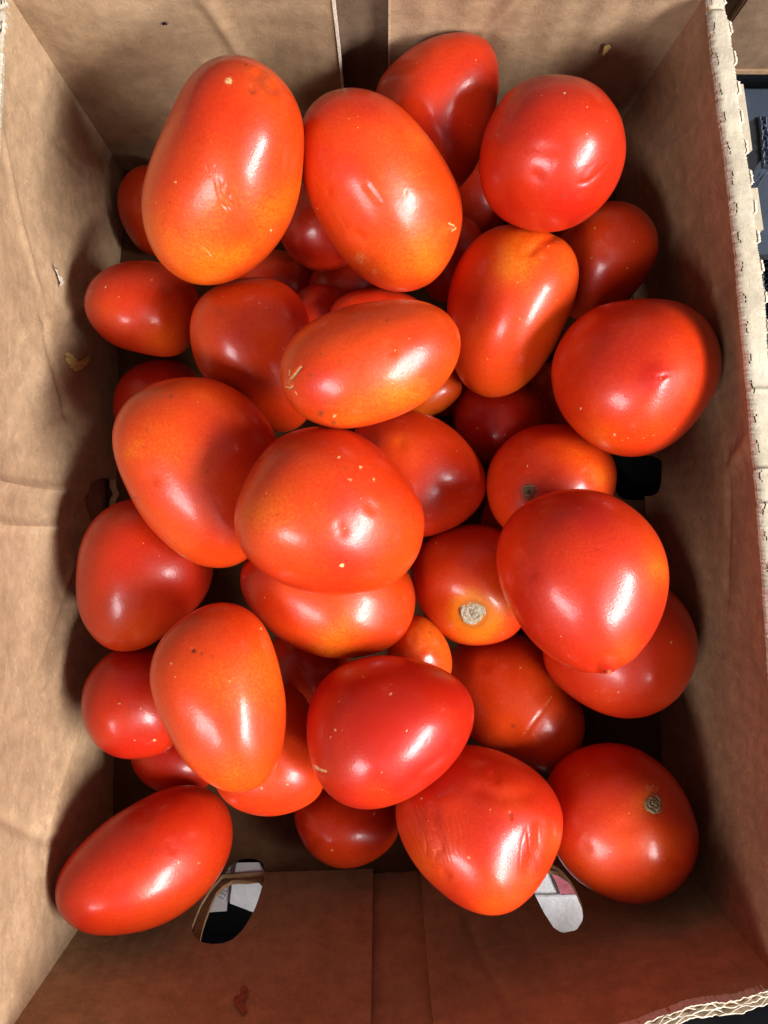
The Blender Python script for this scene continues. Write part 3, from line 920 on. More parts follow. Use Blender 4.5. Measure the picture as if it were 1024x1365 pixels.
tom([(314, 692), (318, 668), (330, 643), (345, 615), (367, 590), (395, 575), (430, 569), (465, 572), (490, 584), (514, 603), (542, 635), (560, 665), (567, 700), (563, 732), (547, 760), (525, 780), (500, 789), (465, 793), (430, 792), (390, 780), (350, 758), (325, 734)], 30, 0.68,
    'largest round orange-red tomato, on top in the middle of the pile', 13, 2, 0.04, spots=[(340, 680, 50, 'o', 0.35), (452, 610, 2.5, 't', 0.8), (480, 624, 3, 't', 0.8), (466, 640, 3, 't', 0.7), (498, 640, 2.5, 't', 0.8), (456, 754, 3.5, 't', 0.9)],
    marks=[('line', [(345, 612), (362, 596)], 2.0, 0.5)])
tom([(680, 301), (655, 307), (630, 325), (612, 352), (602, 385), (598, 420), (599, 455), (606, 490), (618, 516), (635, 528), (656, 531), (680, 526), (706, 508), (730, 478), (750, 445), (763, 410), (770, 378), (771, 350), (763, 330), (746, 318), (725, 311), (705, 302)], 12, 0.40,
    'orange tomato with a bumpy shouldered top, right of centre in the upper half', 6, 2, 0.06, spots=[(640, 400, 40, 'r', 0.4), (700, 330, 45, 'o', 0.12), (742, 322, 4, 't', 0.4)],
    marks=[('dent', [(708, 335), (722, 322), (738, 316)], 7, 1.2)])
tom([(640, 204), (641, 190), (650, 165), (669, 133), (697, 108), (727, 100), (757, 102), (777, 106), (806, 123), (826, 150), (833, 185), (830, 220), (814, 257), (787, 288), (757, 305), (722, 310), (687, 302), (661, 284), (645, 257), (640, 228)], 35, 0.85,
    'large round red tomato near the top right corner of the box', 4, 2, 0.04,
    marks=[('crinkle', [(778, 247), (802, 224)], 9, 0.9), ('dent', [(779, 246), (789, 238), (798, 227)], 1.8, 0.7), ('dent', [(660, 170), (700, 195), (740, 200)], 12, 0.4)], spots=[(700, 220, 40, 'o', 0.2)])
tom([(374, 490), (380, 465), (398, 442), (425, 426), (455, 412), (490, 404), (525, 400), (560, 402), (592, 411), (609, 427), (614, 450), (607, 488), (590, 515), (565, 537), (530, 555), (495, 566), (460, 571), (425, 566), (398, 551), (383, 528), (375, 508)], 5, 0.42,
    'long orange crosswise tomato with tan cracks and dark specks at its left end', 8, 3, 0.03,
    marks=[('line', [(388, 504), (395, 497), (402, 490)], 2.4, 1.1), ('line', [(385, 500), (386, 494)], 1.5, 0.8), ('line', [(383, 516), (388, 517), (391, 514)], 1.2, 1.0), ('line', [(394, 522), (397, 526)], 1.3, 0.8)],
    spots=[(386, 512, 14, 't', 0.36), (428, 551, 5, 'd', 0.75), (445, 563, 4, 'd', 0.7), (434, 536, 2, 'd', 0.7), (415, 500, 2.4, 'd', 0.6), (446, 555, 4.5, 't', 0.5), (428, 472, 1.5, 'd', 0.8), (453, 482, 1.5, 'd', 0.8),
           (461, 483, 1.2, 'd', 0.8), (516, 427, 1.5, 'd', 0.9), (430, 556, 22, 'd', 0.10), (455, 530, 35, 'o', 0.12), (420, 530, 30, 'r', 0.35)])
tom([(857, 396), (882, 397), (912, 405), (940, 424), (957, 448), (963, 477), (960, 507), (947, 537), (925, 565), (897, 590), (862, 604), (832, 606), (797, 595), (767, 573), (747, 543), (738, 510), (741, 475), (759, 441), (787, 413), (822, 400)], 55, 0.66,
    'large round orange-red tomato with a puckered tip facing up, against the right wall', 7, 2, 0.03,
    marks=[('bump', [(880, 503), (881, 503)], 30, 3.2), ('pit', [(876, 503), (884, 502)], 2.2, 0.9), ('dent', [(868, 501), (893, 500)], 2.2, 0.6), ('dent', [(874, 512), (884, 498)], 2.0, 0.4)],
    spots=[(872, 505, 20, 'r', 0.7), (800, 570, 50, 'o', 0.25), (890, 560, 50, 'o', 0.15)])
tom([(664, 740), (665, 722), (672, 703), (692, 680), (722, 662), (757, 654), (792, 655), (824, 666), (852, 686), (872, 708), (885, 735), (891, 760), (889, 790), (879, 828), (858, 863), (834, 887), (812, 898), (782, 895), (747, 884), (717, 860), (688, 825), (672, 793)], 20, 0.72,
    'large red tomato ending in a small nipple at its lower tip, on top at right', 17, 2, 0.03,
    tip=(811, 889, 8), spots=[(880, 760, 35, 'o', 0.6), (835, 868, 35, 'o', 0.5), (760, 800, 50, 'o', 0.15), (811, 889, 8, 'r', 0.6)],
    marks=[('line', [(775, 722), (800, 730), (820, 738)], 0.9, 0.3), ('bump', [(811, 889), (812, 889)], 24, 1.7)])
tom([(399, 185), (398, 205), (402, 232), (413, 268), (435, 312), (462, 350), (490, 376), (520, 390), (548, 392), (577, 378), (601, 346), (615, 312), (616, 272), (603, 236), (580, 196), (550, 161), (518, 132), (490, 122), (458, 121), (428, 128), (409, 148)], 10, 0.50,
    'big oval orange-red tomato with rough tan scuff marks on its lower right end, top middle', 2, 3, 0.04,
    spots=[(483, 352, 15, 'd', 0.16), (480, 345, 16, 't', 0.36), (500, 362, 9, 't', 0.33), (498, 260, 16, 't', 0.20), (603, 304, 10, 't', 0.34), (594, 306, 9, 'o', 0.2), (535, 250, 8, 't', 0.22), (570, 350, 34, 'o', 0.15), (560, 290, 60, 'o', 0.22), (430, 190, 50, 'r', 0.25), (470, 230, 30, 'r', 0.25),
           (508, 162, 1.4, 'd', 0.7), (560, 215, 1.6, 'd', 0.6), (470, 276, 1.5, 'd', 0.7)],
    marks=[('line', [(452, 285), (462, 305), (470, 320)], 1.5, 0.35), ('line', [(600, 298), (607, 301)], 1.6, 0.9), ('line', [(604, 308), (609, 304)], 1.3, 0.9), ('dent', [(490, 248), (505, 268)], 5, 0.5)])
tom([(300, 76), (280, 80), (260, 97), (241, 130), (220, 170), (203, 210), (191, 250), (189, 290), (198, 325), (216, 355), (243, 376), (275, 382), (308, 375), (344, 355), (370, 327), (390, 290), (400, 250), (402, 200), (403, 158), (392, 130), (372, 106), (350, 85), (325, 77)], 10, 0.46,
    'biggest pear-shaped orange-red tomato with nicked skin and brownish top', 1, 3, 0.05,
    marks=[('crinkle', [(295, 250), (306, 274)], 8, 1.7), ('dent', [(295, 252), (300, 262), (305, 270)], 1.7, 0.7), ('dent', [(314, 264), (310, 272)], 1.8, 0.7),
           ('dent', [(345, 100), (352, 110), (365, 118)], 9, 1.2), ('line', [(275, 222), (279, 234)], 1.4, 0.5), ('line', [(287, 222), (286, 237)], 1.4, 0.5), ('line', [(218, 168), (214, 176)], 1.3, 0.6),
           ('line', [(270, 328), (276, 334), (283, 342)], 2.0, 0.6), ('pit', [(335, 117), (337, 121)], 4, 1.0)],
    spots=[(305, 108, 6.5, 't', 0.7), (336, 120, 9, 'd', 0.32), (352, 106, 10, 'd', 0.35), (357, 98, 20, 't', 0.22), (345, 110, 34, 'o', 0.2), (300, 140, 60, 'r', 0.35), (310, 320, 60, 'o', 0.10), (328, 86, 2, 'd', 0.7)])


def band(v, poly, w):
    """gaussian falloff of pixel points v to polyline"""
    best = np.full(len(v), 1e9)
    for (x0, y0), (x1, y1) in zip(poly[:-1], poly[1:]):
        dx, dy = x1 - x0, y1 - y0
        L2 = max(dx * dx + dy * dy, 1e-6)
        k = np.clip(((v[:, 0] - x0) * dx + (v[:, 1] - y0) * dy) / L2, 0, 1)
        d = (v[:, 0] - x0 - k * dx) ** 2 + (v[:, 1] - y0 - k * dy) ** 2
        best = np.minimum(best, d)
    return np.exp(-best / (w * w)), best


class Tomato:
    def __init__(self, d):
        self.d = d
        o = np.array(d['o'], float)
        x, y = o[:, 0], o[:, 1]
        x2, y2 = np.roll(x, -1), np.roll(y, -1)
        cr = x * y2 - x2 * y
        A = cr.sum() / 2
        self.c = np.array([((x + x2) * cr).sum() / 6 / A, ((y + y2) * cr).sum() / 6 / A])
        # frame along the view ray, at unit depth
        ray = np.array([(self.c[0] - CX) / F, (CY - self.c[1]) / F, -1.0])
        self.ray = ray                       # depth z=1 point
        w = -ray / np.linalg.norm(ray)
        u = np.array([1.0, 0, 0]); u = u - w * u.dot(w); u /= np.linalg.norm(u)
        v = np.cross(w, u)
        self.u, self.v, self.w = u, v, w
        # outline on the plane through the centre, perpendicular to the ray (unit depth)
        pr = np.stack([(x - CX) / F, (CY - y) / F, -np.ones(len(x))], 1)
        t = ray.dot(w) / (pr @ w)
        q = pr * t[:, None] - ray
        qu, qv = q @ u, q @ v
        ang = np.arctan2(qv, qu); rad = np.hypot(qu, qv)
        i = np.argsort(ang); ang, rad = ang[i], rad[i]
        aa = np.concatenate([ang - 2 * PI, ang, ang + 2 * PI]); rr = np.concatenate([rad] * 3)
        gph = np.linspace(-PI, PI, 360, endpoint=False)
        # polar interpolation, then low-pass
        g = np.interp(gph, aa, rr)
        for _ in range(2):
            g2 = np.fft.rfft(g); k = np.arange(len(g2))
            g2 *= np.exp(-(k / 9.0) ** 4)
            gs = np.fft.irfft(g2, 360)
            g = gs * (rad.mean() / np.interp(ang, gph, gs, period=2 * PI).mean())
        self.gph, self.g = gph, g
        # best ellipse by second moments of the filled outline
        pu, pv = g * np.cos(gph), g * np.sin(gph)
        wt = g ** 2
        cov = np.zeros((2, 2))
        cov[0, 0] = (wt * pu * pu).sum(); cov[1, 1] = (wt * pv * pv).sum(); cov[0, 1] = cov[1, 0] = (wt * pu * pv).sum()
        ev, vec = np.linalg.eigh(cov)
        mj = vec[:, 1]
        area = 0.5 * (g ** 2).sum() * 2 * PI / 360
        ratio = math.sqrt(ev[1] / ev[0])
        b = math.sqrt(area / PI / ratio); a = b * ratio
        self.a, self.b = a, b
        e = FIN(d['tilt'])
        m = u * mj[0] + v * mj[1]
        nn = np.cross(w, m)
        Ls = math.sqrt(max(a * a - b * b * math.sin(e) ** 2, b * b * 0.8 * math.cos(e) ** 2)) / math.cos(e)
        Ls = min(Ls, 1.55 * b)
        self.e = math.acos(0) if False else e
        A1 = m * math.cos(e) + w * math.sin(e)
        A2 = nn
        A3 = np.cross(A1, A2)
        self.A = np.stack([A1, A2, A3]); self.sem = np.array([Ls, b, b * 0.97])
        # silhouette radius of the ellipsoid in the view plane
        M = np.linalg.inv((self.A.T * (1 / self.sem ** 2)) @ self.A)      # shape matrix
        uv = np.stack([u, v])
        Q = np.linalg.inv(uv @ M @ uv.T)
        dd = np.stack([np.cos(gph), np.sin(gph)])
        self.ellr = 1 / np.sqrt(np.einsum('ik,ij,jk->k', dd, Q, dd))
        self.s = self.g / self.ellr
        self.rmax = max(g.max(), self.sem.max()) * 1.02
        self.depth = 0.36
        self.samples = self.shape(26, 18)[0]

    def warp(self, p):
        pu, pv, pw = p @ self.u, p @ self.v, p @ self.w
        ph = np.arctan2(pv, pu)
        s = np.interp(ph, self.gph, self.s, period=2 * PI)
        # fade the outline correction towards the view axis so it stays smooth there
        rho = np.hypot(pu, pv) / np.interp(ph, self.gph, self.ellr, period=2 * PI)
        k = np.clip(rho / 0.5, 0, 1); k = k * k * (3 - 2 * k)
        s0 = self.s.mean()
        s = s0 + (s - s0) * k
        return (pu * s)[:, None] * self.u + (pv * s)[:, None] * self.v + pw[:, None] * self.w

    def unwarp(self, p):
        pu, pv, pw = p @ self.u, p @ self.v, p @ self.w
        ph = np.arctan2(pv, pu)
        s = np.interp(ph, self.gph, self.s, period=2 * PI)
        return (pu / s)[:, None] * self.u + (pv / s)[:, None] * self.v + pw[:, None] * self.w

    def inside(self, p):
        """p: world points; value < 1 inside"""
        q = self.unwarp((p - self.centre()) / self.depth)
        q = (q @ self.A.T) / self.sem
        return (q * q).sum(1)

    def centre(self, dep=None):
        dep = dep or self.depth
        return np.array([0, 0, CAM_D]) + self.ray * dep

    def shape(self, nu, nv):
        th = np.linspace(0, PI, nv + 1)[1:-1]
        ph = np.linspace(0, 2 * PI, nu, endpoint=False)
        TH, PH = np.meshgrid(th, ph, indexing='ij')
        x = np.cos(TH).ravel(); rr = np.sin(TH)
        # slightly fuller than an ellipsoid
        p = np.stack([np.cos(TH), rr * np.cos(PH), rr * np.sin(PH)], -1).reshape(-1, 3)
        p = np.concatenate([p, [[1, 0, 0], [-1, 0, 0]]])
        q = (p * self.sem) @ self.A
        # swell the body along the view axis only, unevenly
        wv = Waves(self.d['seed'], 6, 1.2, 3.0)(p)
        ww = q @ self.w
        q = q + (ww * self.d['amp'] * wv * 0.9)[:, None] * self.w
        return self.warp(q), p, (len(th), nu)


def wall_hit(pts, tol=0.0012):
    if (pts[:, 2] < -tol * 0.5).any(): return True
    m = pts[:, 2] < H
    q = pts[m]
    if len(q) == 0: return False
    t = np.clip(q[:, 2] / H, 0, 1)
    for wl, ax in ((W_L, 1), (W_R, 1), (W_F, 0), (W_N, 0)):
        f, r = wl.foot, wl.rim
        cf, cr = f[:, ax], r[:, ax]
        kf = np.argsort(cf); kr = np.argsort(cr)
        vf = np.interp(q[:, ax], cf[kf], f[kf, 1 - ax]); vr = np.interp(q[:, ax], cr[kr], r[kr, 1 - ax])
        s = (q[:, ax] - cr.min()) / (cr.max() - cr.min())
        b = wl.bulge * np.clip(np.sin(PI * np.clip(s, 0, 1)), 0, 1) ** 0.8 * np.sin(PI * t)
        sg = wl.out[1 - ax]
        lim = (vf * (1 - t) + vr * t) * sg + b + tol
        if (q[:, 1 - ax] * sg > lim).any(): return True
    return False


placed = []
for d in T:
    tm = Tomato(d)
    start = 0.262
    best = start
    for dep in np.arange(start, 0.425, 0.0012):
        c = tm.centre(dep)
        pts = tm.samples * dep + c
        hit = wall_hit(pts, 0.0025)
        if not hit:
            for o in placed:
                if np.linalg.norm(o.centre() - c) < (o.rmax * o.depth + tm.rmax * dep):
                    if (o.inside(pts) < 0.955).any():
                        hit = True; break
                    tm.depth = dep
                    po = o.samples * o.depth + o.centre()
                    if (tm.inside(po) < 0.955).any():
                        hit = True; break
        if hit: break
        best = dep
    tm.depth = best
    placed.append(tm)
    print('TOM %3d  z=%.3f  r=%.3f a=%.3f' % (d['seed'], CAM_D - best, tm.b * best, tm.a * best))

RES = {0: (72, 48), 1: (150, 100), 2: (220, 150), 3: (420, 280)}
for tm in placed:
    d = tm.d
    nu, nv = RES[d['res']]
    V, unit, (nt_, nu) = tm.shape(nu, nv)
    V = V * tm.depth
    c = tm.centre()
    n = len(V)
    idx = np.arange(nt_ * nu).reshape(nt_, nu)
    a = idx[:-1].ravel(); b = idx[1:].ravel()
    a2 = np.roll(idx[:-1], -1, 1).ravel(); b2 = np.roll(idx[1:], -1, 1).ravel()
    quads = np.stack([a, b, b2, a2], 1)
    top = nt_ * nu; bot = top + 1
    tris = [(top, idx[0, i], idx[0, (i + 1) % nu]) for i in range(nu)] + [(bot, idx[-1, (i + 1) % nu], idx[-1, i]) for i in range(nu)]
    # approximate normals of the smooth body
    uu = tm.unwarp(V / tm.depth) @ tm.A.T
    nrm = (uu / tm.sem ** 2) @ tm.A
    nrm /= np.linalg.norm(nrm, axis=1)[:, None]
    px = proj(V + c)
    facing = np.clip((nrm @ tm.w) * 3, 0, 1)
    ripe = np.full(n, float(d['ripe']))
    ripe += 0.10 * Waves(d['seed'] + 50, 5, 1.0, 2.5)(unit)
    tan = np.zeros(n); dark = np.zeros(n); disp = np.zeros(n)
    r = np.random.RandomState(d['seed'])
    wob = Waves(d['seed'] + 9, 6, 0.12, 0.5)(np.concatenate([px, px[:, :1] * 0], 1))
    extra_m, extra_s = [], []
    if d['res'] > 0:
        rr_ = np.random.RandomState(d['seed'] + 500)
        lo_, hi_ = px.min(0), px.max(0)
        for _ in range(7):
            q_ = lo_ + (hi_ - lo_) * (0.12 + 0.76 * rr_.rand(2))
            k_ = rr_.rand()
            if k_ < 0.35: extra_s.append((q_[0], q_[1], 1.3 + 1.2 * rr_.rand(), 't', 0.75))
            elif k_ < 0.60: extra_s.append((q_[0], q_[1], 1.0 + 0.9 * rr_.rand(), 'd', 0.75))
            elif k_ < 0.80:
                a_ = rr_.rand() * PI; l_ = 4 + 9 * rr_.rand()
                extra_m.append(('line', [tuple(q_), (q_[0] + l_ * math.cos(a_), q_[1] + l_ * math.sin(a_))], 0.9, 0.42))
            else: extra_m.append(('dent', [tuple(q_), (q_[0] + 6 * rr_.rand(), q_[1] + 8 * rr_.rand())], 5 + 5 * rr_.rand(), 0.45))
        for _ in range(2):
            q_ = lo_ + (hi_ - lo_) * rr_.rand(2)
            extra_s.append((q_[0], q_[1], 16 + 22 * rr_.rand(), 'o' if rr_.rand() < 0.55 else 'r', 0.30))
    for kind, poly, w, h in list(d['marks']) + extra_m:
        g_, dist2 = band(px + (wob * (0.45 if w < 4 else 0.0))[:, None], poly, w)
        if kind == 'dent':
            disp -= g_ * facing * h * 0.00042 * min(w / 3.0, 1.8)
            if w > 3.5:
                g2, _ = band(px, poly, w * 2.2)
                disp += (g2 - g_) * facing * h * 0.00010
        elif kind == 'crinkle':
            (x0, y0), (x1, y1) = poly
            L_ = math.hypot(x1 - x0, y1 - y0); ax, ay = (x1 - x0) / L_, (y1 - y0) / L_
            al = (px[:, 0] - x0) * ax + (px[:, 1] - y0) * ay
            ac = -(px[:, 0] - x0) * ay + (px[:, 1] - y0) * ax
            q_ = np.stack([al * 0.10, ac * 0.42, al * 0], 1)
            wv_ = Waves(d['seed'] + int(x0), 7, 0.6, 1.5)(q_)
            wv2 = Waves(d['seed'] + int(y0), 7, 1.5, 3.2)(q_)
            disp -= g_ * facing * h * 0.00034 * (np.exp(-(wv_ / 0.30) ** 2) + 0.35 * np.exp(-(wv2 / 0.35) ** 2))
        elif kind == 'bump':
            disp += np.exp(-np.sqrt(dist2 + (w * 0.3) ** 2) / w * 1.6) * facing * h * 0.001
        elif kind == 'pit':
            disp -= g_ * facing * h * 0.0006
        else:
            disp -= g_ * facing * h * 0.00022
            g2, _ = band(px + (wob * 0.5)[:, None], poly, w * 0.8)
            tan = np.maximum(tan, g2 * facing * min(1.1, h))
    for x, y, rad, k, s in list(d['spots']) + extra_s:
        d2 = ((px - np.array((x, y))) ** 2).sum(1)
        g_ = np.exp(-(d2 / rad ** 2) * 1.1) * facing * s
        if k == 'o': ripe -= g_ * 0.75
        elif k == 'r': ripe += g_ * 0.75
        elif k == 't': tan = np.maximum(tan, g_ * 1.3)
        else: dark = np.maximum(dark, g_)
    if d['scar']:
        x, y, rad, _ = d['scar']
        dd = np.sqrt(((px - np.array((x, y))) ** 2).sum(1)) / rad
        disp -= 0.0011 * np.exp(-(dd / 1.7) ** 2) * facing
        tan = np.maximum(tan, 0.42 * np.exp(-((dd - 0.95) / 0.25) ** 2) * facing)
        dark = np.maximum(dark, 0.30 * np.exp(-((dd - 1.05) / 0.18) ** 2) * facing)
    if d['tip']:
        x, y, rad = d['tip']
        dd = np.sqrt(((px - np.array((x, y))) ** 2).sum(1)) / rad
        disp += 0.0006 * np.exp(-(dd / 1.1) ** 2) * facing - 0.0005 * np.exp(-((dd - 2.0) / 0.8) ** 2) * facing
    # fine skin relief
    if d['res'] > 0:
        disp += 0.00016 * Waves(d['seed'] + 77, 10, 3.5, 9)(unit) + 0.00004 * Waves(d['seed'] + 78, 12, 10, 22)(unit)
        an_ = np.arctan2(unit[:, 2], unit[:, 1]); ra_ = np.hypot(unit[:, 1], unit[:, 2])
        disp += 0.00042 * np.cos(3 * an_ + d['seed']) * ra_ ** 2 + 0.0002 * np.cos(5 * an_ + d['seed'] * 2) * ra_ ** 3
    V = V + nrm * disp[:, None]
    me = bpy.data.meshes.new('tomato')
    me.from_pydata(V.tolist(), [], quads.tolist() + [tuple(map(int, t)) for t in tris])
    me.polygons.foreach_set('use_smooth', [True] * len(me.polygons))
    ca = me.color_attributes.new('skin', 'FLOAT_COLOR', 'POINT')
    cols = np.stack([ripe, np.clip(tan, 0, 1.2), np.clip(dark, 0, 1), np.ones(n)], 1)
    ca.data.foreach_set('color', cols.astype(np.float32).ravel())
    me.materials.append(M_TOM)
    me.update()
    ob = bpy.data.objects.new('tomato', me)
    ob.location = c
    C.objects.link(ob)
    tag(ob, d['label'], 'tomato', 'plum tomatoes piled in the cardboard box')
    tm.ob = ob
    vis = nrm @ tm.w > 0.05

    def surf(x, y):
        d2 = ((px - np.array((x, y))) ** 2).sum(1) + (~vis) * 1e6
        i = int(np.argmin(d2))
        return V[i], nrm[i]

    if d['scar']:
        x, y, rad, pale = d['scar']
        p, nn_ = surf(x, y)
        R_ = rad * tm.depth / F
        q = Vector(nn_).to_track_quat('Z', 'Y').to_matrix()
        vs, fs = [], []
        K, RG = 40, 9
        for k in range(RG):
            f = 1 - k / RG
            for i in range(K):
                an = 2 * PI * i / K
                jag = 1 + 0.05 * math.sin(3 * an + d['seed']) * f + (r.rand() - 0.5) * 0.10 * f
                z = 0.0004 - 0.0006 * f ** 4 + 0.00030 * math.sin(f * 15 + 1.6 * math.sin(an * 2 + d['seed']) + 0.8 * math.sin(an * 5)) + (r.rand() - 0.5) * 0.0006
                z += 0.0003 * math.exp(-(f / 0.25) ** 2) + 0.0001
                if k == 0: z = -0.0004
                vs.append(q @ Vector((R_ * f * jag * math.cos(an), R_ * f * jag * math.sin(an), z)) + Vector(p))
        vs.append(Vector(p) + q @ Vector((0, 0, 0.0006)))
        for k in range(RG - 1):
            for i in range(K):
                j = (i + 1) % K
                fs.append((k * K + i, k * K + j, (k + 1) * K + j, (k + 1) * K + i))
        for i in range(K): fs.append(((RG - 1) * K + i, (RG - 1) * K + (i + 1) % K, RG * K))
        mesh_obj('stem_scar', vs, fs, M_SCARL if pale else M_SCAR, ob, smooth=True, angle=40)
    if d['tip']:
        x, y, rad = d['tip']
        p, nn_ = surf(x, y)
        R_ = rad * 0.55 * tm.depth / F
        q = Vector(nn_).to_track_quat('Z', 'Y').to_matrix()
        vs, fs = [], []
        K = 16
        prof = [(1.0, -0.4), (0.95, 0.2), (0.6, 0.7), (0.3, 0.5), (0.15, 0.3)]
        for rr_, zz in prof:
            for i in range(K):
                an = 2 * PI * i / K
                j_ = 1 + (r.rand() - 0.5) * 0.35
                vs.append(q @ Vector((R_ * rr_ * j_ * math.cos(an), R_ * rr_ * j_ * math.sin(an), R_ * zz * (0.8 + 0.4 * r.rand()))) + Vector(p))
        for k in range(len(prof) - 1):
            for i in range(K):
                j = (i + 1) % K
                fs.append((k * K + i, k * K + j, (k + 1) * K + j, (k + 1) * K + i))
        fs.append(tuple((len(prof) - 1) * K + i for i in range(K)))
        mesh_obj('blossom_tip', vs, fs, M_TIP, ob, smooth=True)


# ------------------------------------------------------------------ paper scraps seen through the near vent holes
def sheet(name, pts, z, mat, label, cat, curl=0.0015, seed=2, n=24):
    """a crumpled flat sheet with the given pixel outline, lying outside the carton"""
    root = [P(x, y, z) for x, y in pts]
    bm = bmesh.new()
    vs = [bm.verts.new(p) for p in root]
    f = bm.faces.new(vs)
    bmesh.ops.triangulate(bm, faces=bm.faces)
    bmesh.ops.subdivide_edges(bm, edges=bm.edges, cuts=7, use_grid_fill=True)
    w = Waves(seed, 6, 120, 500)
    co = np.array([tuple(v.co) for v in bm.verts])
    dz = w(co) * curl * 0.35
    for v, h in zip(bm.verts, dz): v.co.z += h
    bmesh.ops.recalc_face_normals(bm, faces=bm.faces)
    ext = bmesh.ops.extrude_face_region(bm, geom=bm.faces[:])
    for e in ext['geom']:
        if isinstance(e, bmesh.types.BMVert): e.co.z -= 0.0002
    bmesh.ops.recalc_face_normals(bm, faces=bm.faces)
    me = bpy.data.meshes.new(name); bm.to_mesh(me); bm.free()
    me.materials.append(mat)
    o = bpy.data.objects.new(name, me); C.objects.link(o)
    if label: tag(o, label, cat)
    return o


zp = -0.004
lab = sheet('paper_scrap', [(255, 1219), (302, 1215), (303, 1204), (311, 1195), (318, 1150), (300, 1140), (262, 1150)], zp, M_PAPER,
            'grey torn paper strip with printed digits seen through the lower left vent hole', 'paper scrap')
sheet('paper_scrap', [(306, 1205), (338, 1217), (350, 1215), (362, 1180), (346, 1150), (316, 1150), (309, 1180)], zp + 0.002, M_PAPER2,
      'whitish folded paper beside the printed strip, seen through the lower left vent hole', 'paper scrap', seed=5)
lab2 = sheet('paper_scrap', [(690, 1196), (712, 1256), (800, 1256), (800, 1188), (760, 1150), (700, 1140)], zp, M_PAPER2,
             'pale grey paper with a dark pink print, seen through the lower right vent hole', 'paper scrap', seed=7)
pk = sheet('pink_print', [(742, 1178), (748, 1193), (772, 1192), (776, 1180), (752, 1150), (728, 1146), (733, 1160), (748, 1172), (760, 1184)], zp + 0.0022, M_PINK, None, None, seed=7)
pk.parent = lab2
pk2 = sheet('paper_fold', [(708, 1196), (800, 1193), (800, 1197), (709, 1199)], zp + 0.004, M_PAPER2, None, None, seed=9)
pk2.parent = lab2
cu = bpy.data.curves.new('printed_number', 'FONT')
cu.body = '1353'
cu.size = 0.0042
cu.extrude = 0.00005
cu.align_x = 'CENTER'; cu.align_y = 'CENTER'
tmp = bpy.data.objects.new('tmp_text', cu); C.objects.link(tmp)
bpy.context.view_layer.update()
tme = bpy.data.meshes.new_from_object(tmp.evaluated_get(bpy.context.evaluated_depsgraph_get()))
bpy.data.objects.remove(tmp)
tx = bpy.data.objects.new('printed_number', tme); C.objects.link(tx)
tx.location = P(299, 1190, zp + 0.0026)
tx.rotation_euler = (0, 0, math.radians(62))
tme.materials.clear(); tme.materials.append(M_INK)
tx.parent = lab

# ------------------------------------------------------------------ what shows outside the carton, right
def slab(name, pts, z0, z1, mat, parent):
    q = [np.array(tuple(P(x, y, z1))) for x, y in pts]
    V, Fc = prism([p - np.array((0, 0, z1)) for p in q], (0, 0, 1), z0, z1)
    o = mesh_obj(name, V, Fc, mat, parent, smooth=False)
    bm = bmesh.new(); bm.from_mesh(o.data); bmesh.ops.recalc_face_normals(bm, faces=bm.faces)
    bmesh.ops.bevel(bm, geom=bm.edges[:], offset=0.0006, segments=2, affect='EDGES', profile=0.6)
    bm.to_mesh(o.data); bm.free()
    return o


# neighbouring brown carton beyond the far right corner
nb = empty('neighbour_box', (0.30, 0.26, gz))
tag(nb, 'corner of another brown cardboard box beyond the top right corner', 'cardboard box')
inv = Matrix.Translation(-nb.location)


def boxed(name, x0, x1, y0, y1, z0, z1, mat, parent, inv_):
    V = [(x, y, z) for z in (z0, z1) for x, y in ((x0, y0), (x1, y0), (x1, y1), (x0, y1))]
    V = [tuple(inv_ @ Vector(v)) for v in V]
    Fc = [(0, 3, 2, 1), (4, 5, 6, 7), (0, 1, 5, 4), (1, 2, 6, 5), (2, 3, 7, 6), (3, 0, 4, 7)]
    o = mesh_obj(name, V, Fc, mat, parent, smooth=False)
    bm = bmesh.new(); bm.from_mesh(o.data)
    bmesh.ops.bevel(bm, geom=bm.edges[:], offset=0.0008, segments=2, affect='EDGES')
    bm.to_mesh(o.data); bm.free()
    return o


yn = 0.212
boxed('end_wall', 0.150, 0.46, yn, yn + 0.004, 0.045, 0.18, M_BACK, nb, inv)
boxed('side_wall', 0.150, 0.154, yn + 0.005, yn + 0.30, 0.045, 0.18, M_BACK, nb, inv)
boxed('side_wall', 0.456, 0.46, yn + 0.005, yn + 0.30, 0.045, 0.18, M_BACK, nb, inv)
boxed('end_wall', 0.155, 0.455, yn + 0.30, yn + 0.304, 0.045, 0.18, M_BACK, nb, inv)
boxed('box_bottom', 0.150, 0.46, yn, yn + 0.304, 0.040, 0.0445, M_END, nb, inv)
nb.location.z = 0.040
for ch in nb.children: ch.location.z -= 0.040 - gz
# what the neighbour stands on
st = boxed('black_riser', 0.16, 0.45, yn + 0.008, yn + 0.29, gz, 0.0398, M_BLACK, None, Matrix.Identity(4))
tag(st, 'black block under the neighbouring brown box at the top right', 'riser')

blocker = boxed('slate_blocker', -0.30, 0.42, -0.46, -0.2320, gz, 0.085, M_SLATE, None, Matrix.Identity(4))  # slate block added beyond the near wall to stop light entering vent holes
tag(blocker, 'dark slate crate added outside the near side to keep light from the vent holes', 'blocker')

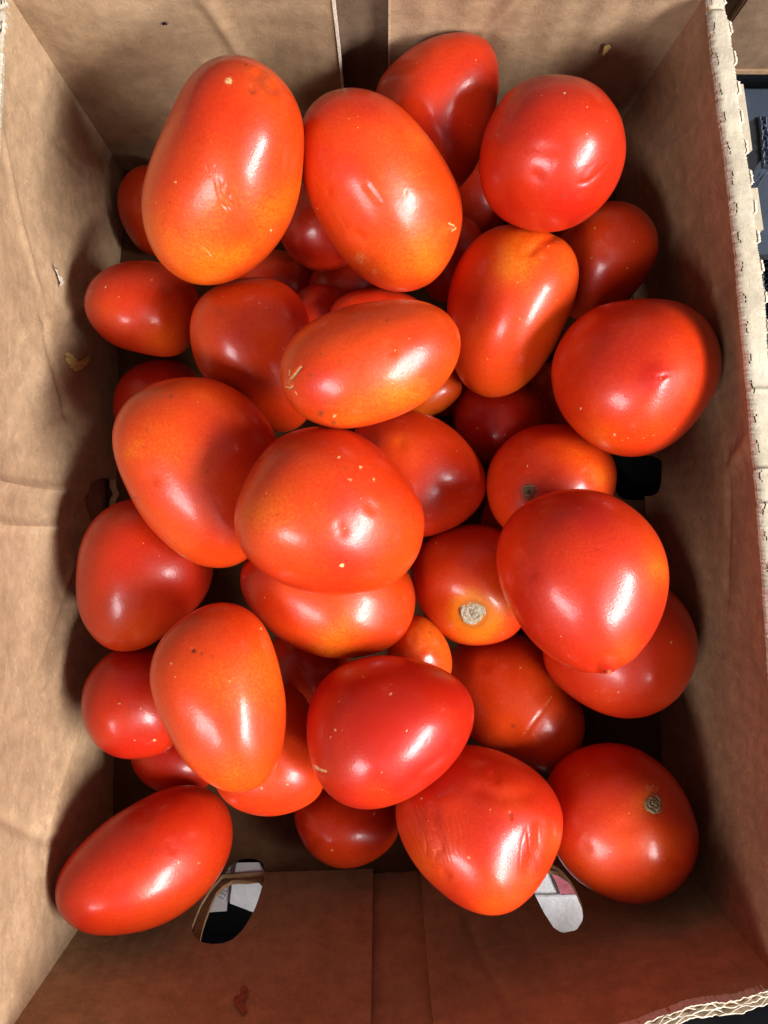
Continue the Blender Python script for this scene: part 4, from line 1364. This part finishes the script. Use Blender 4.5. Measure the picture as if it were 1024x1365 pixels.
tray = empty('black_tray', (0.30, 0.10, gz))
tag(tray, 'slate blue and black corrugated tray standing right of the cardboard box', 'tray')
inv2 = Matrix.Translation(-tray.location)
boxed('lid_panel', 0.168, 0.50, 0.113, 0.209, 0.030, 0.034, M_SLATE, tray, inv2)
boxed('lid_panel', 0.157, 0.50, -0.20, 0.1115, 0.024, 0.028, M_SLATE, tray, inv2)
boxed('tray_body', 0.158, 0.50, -0.20, 0.200, gz, 0.0235, M_BLACK, tray, inv2)
# raised black flap with open flutes
zf = 0.080
fp = [(986, 172), (1002, 160), (1010, 154), (1014, 156), (1017, 178), (1018, 200), (1016, 212), (1008, 224), (1001, 250), (988, 240)]
q = [np.array(tuple(P(x, y, zf))) for x, y in fp]
V, Fc = prism(q, (0, 0, 1), -0.004, -0.001)
o = mesh_obj('raised_flap', [Vector(v) - tray.location for v in V], Fc, M_BLACK, tray, smooth=False)


def world_line(pts, z):
    return [np.array(tuple(P(x, y, z) - tray.location)) for x, y in pts]


fluted_edge('flap_edge', world_line([(1013, 154), (1016.5, 180), (1017.5, 205), (1019, 222)], zf + 0.001), 0.0024, 0.003, 0.0044, (M_BEDGE, M_BEDGE), tray, (1, 0), 1, 21, 0.0001)
fluted_edge('flap_edge', world_line([(1030, 216), (1016, 228), (1008, 240), (1000, 252)], zf - 0.002), 0.0022, 0.003, 0.02, (M_BEDGE, M_BLACK), tray, (0.5, -0.8), 1, 22, 0.0001)
fluted_edge('lid_edge', world_line([(1014, 345), (1017, 370), (1019, 400), (1021, 432)], 0.060), 0.0040, 0.004, 0.0046, (M_BEDGE, M_BLACK), tray, (1, 0), 1, 23, 0.0001)
q = [np.array(tuple(P(x, y, 0.058))) for x, y in [(1000, 338), (1030, 338), (1040, 440), (1004, 440)]]
V, Fc = prism(q, (0, 0, 1), -0.004, -0.001)
mesh_obj('black_slab', [Vector(v) - tray.location for v in V], Fc, M_BLACK, tray, smooth=False)  # flat black slab under the fluted lid edge
# pale outer flap strips just outside the folded rim
for pts in ([(975, 112), (991, 112), (999, 168), (1003, 200), (985, 200)], [(995, 252), (1010, 250), (1018, 306), (1000, 308)]):
    q = [np.array(tuple(P(x, y, 0.116))) for x, y in pts]
    V, Fc = prism(q, (0, 0, 1), -0.003, 0.0)
    mesh_obj('outer_flap', V, Fc, M_RIM, box, smooth=False)
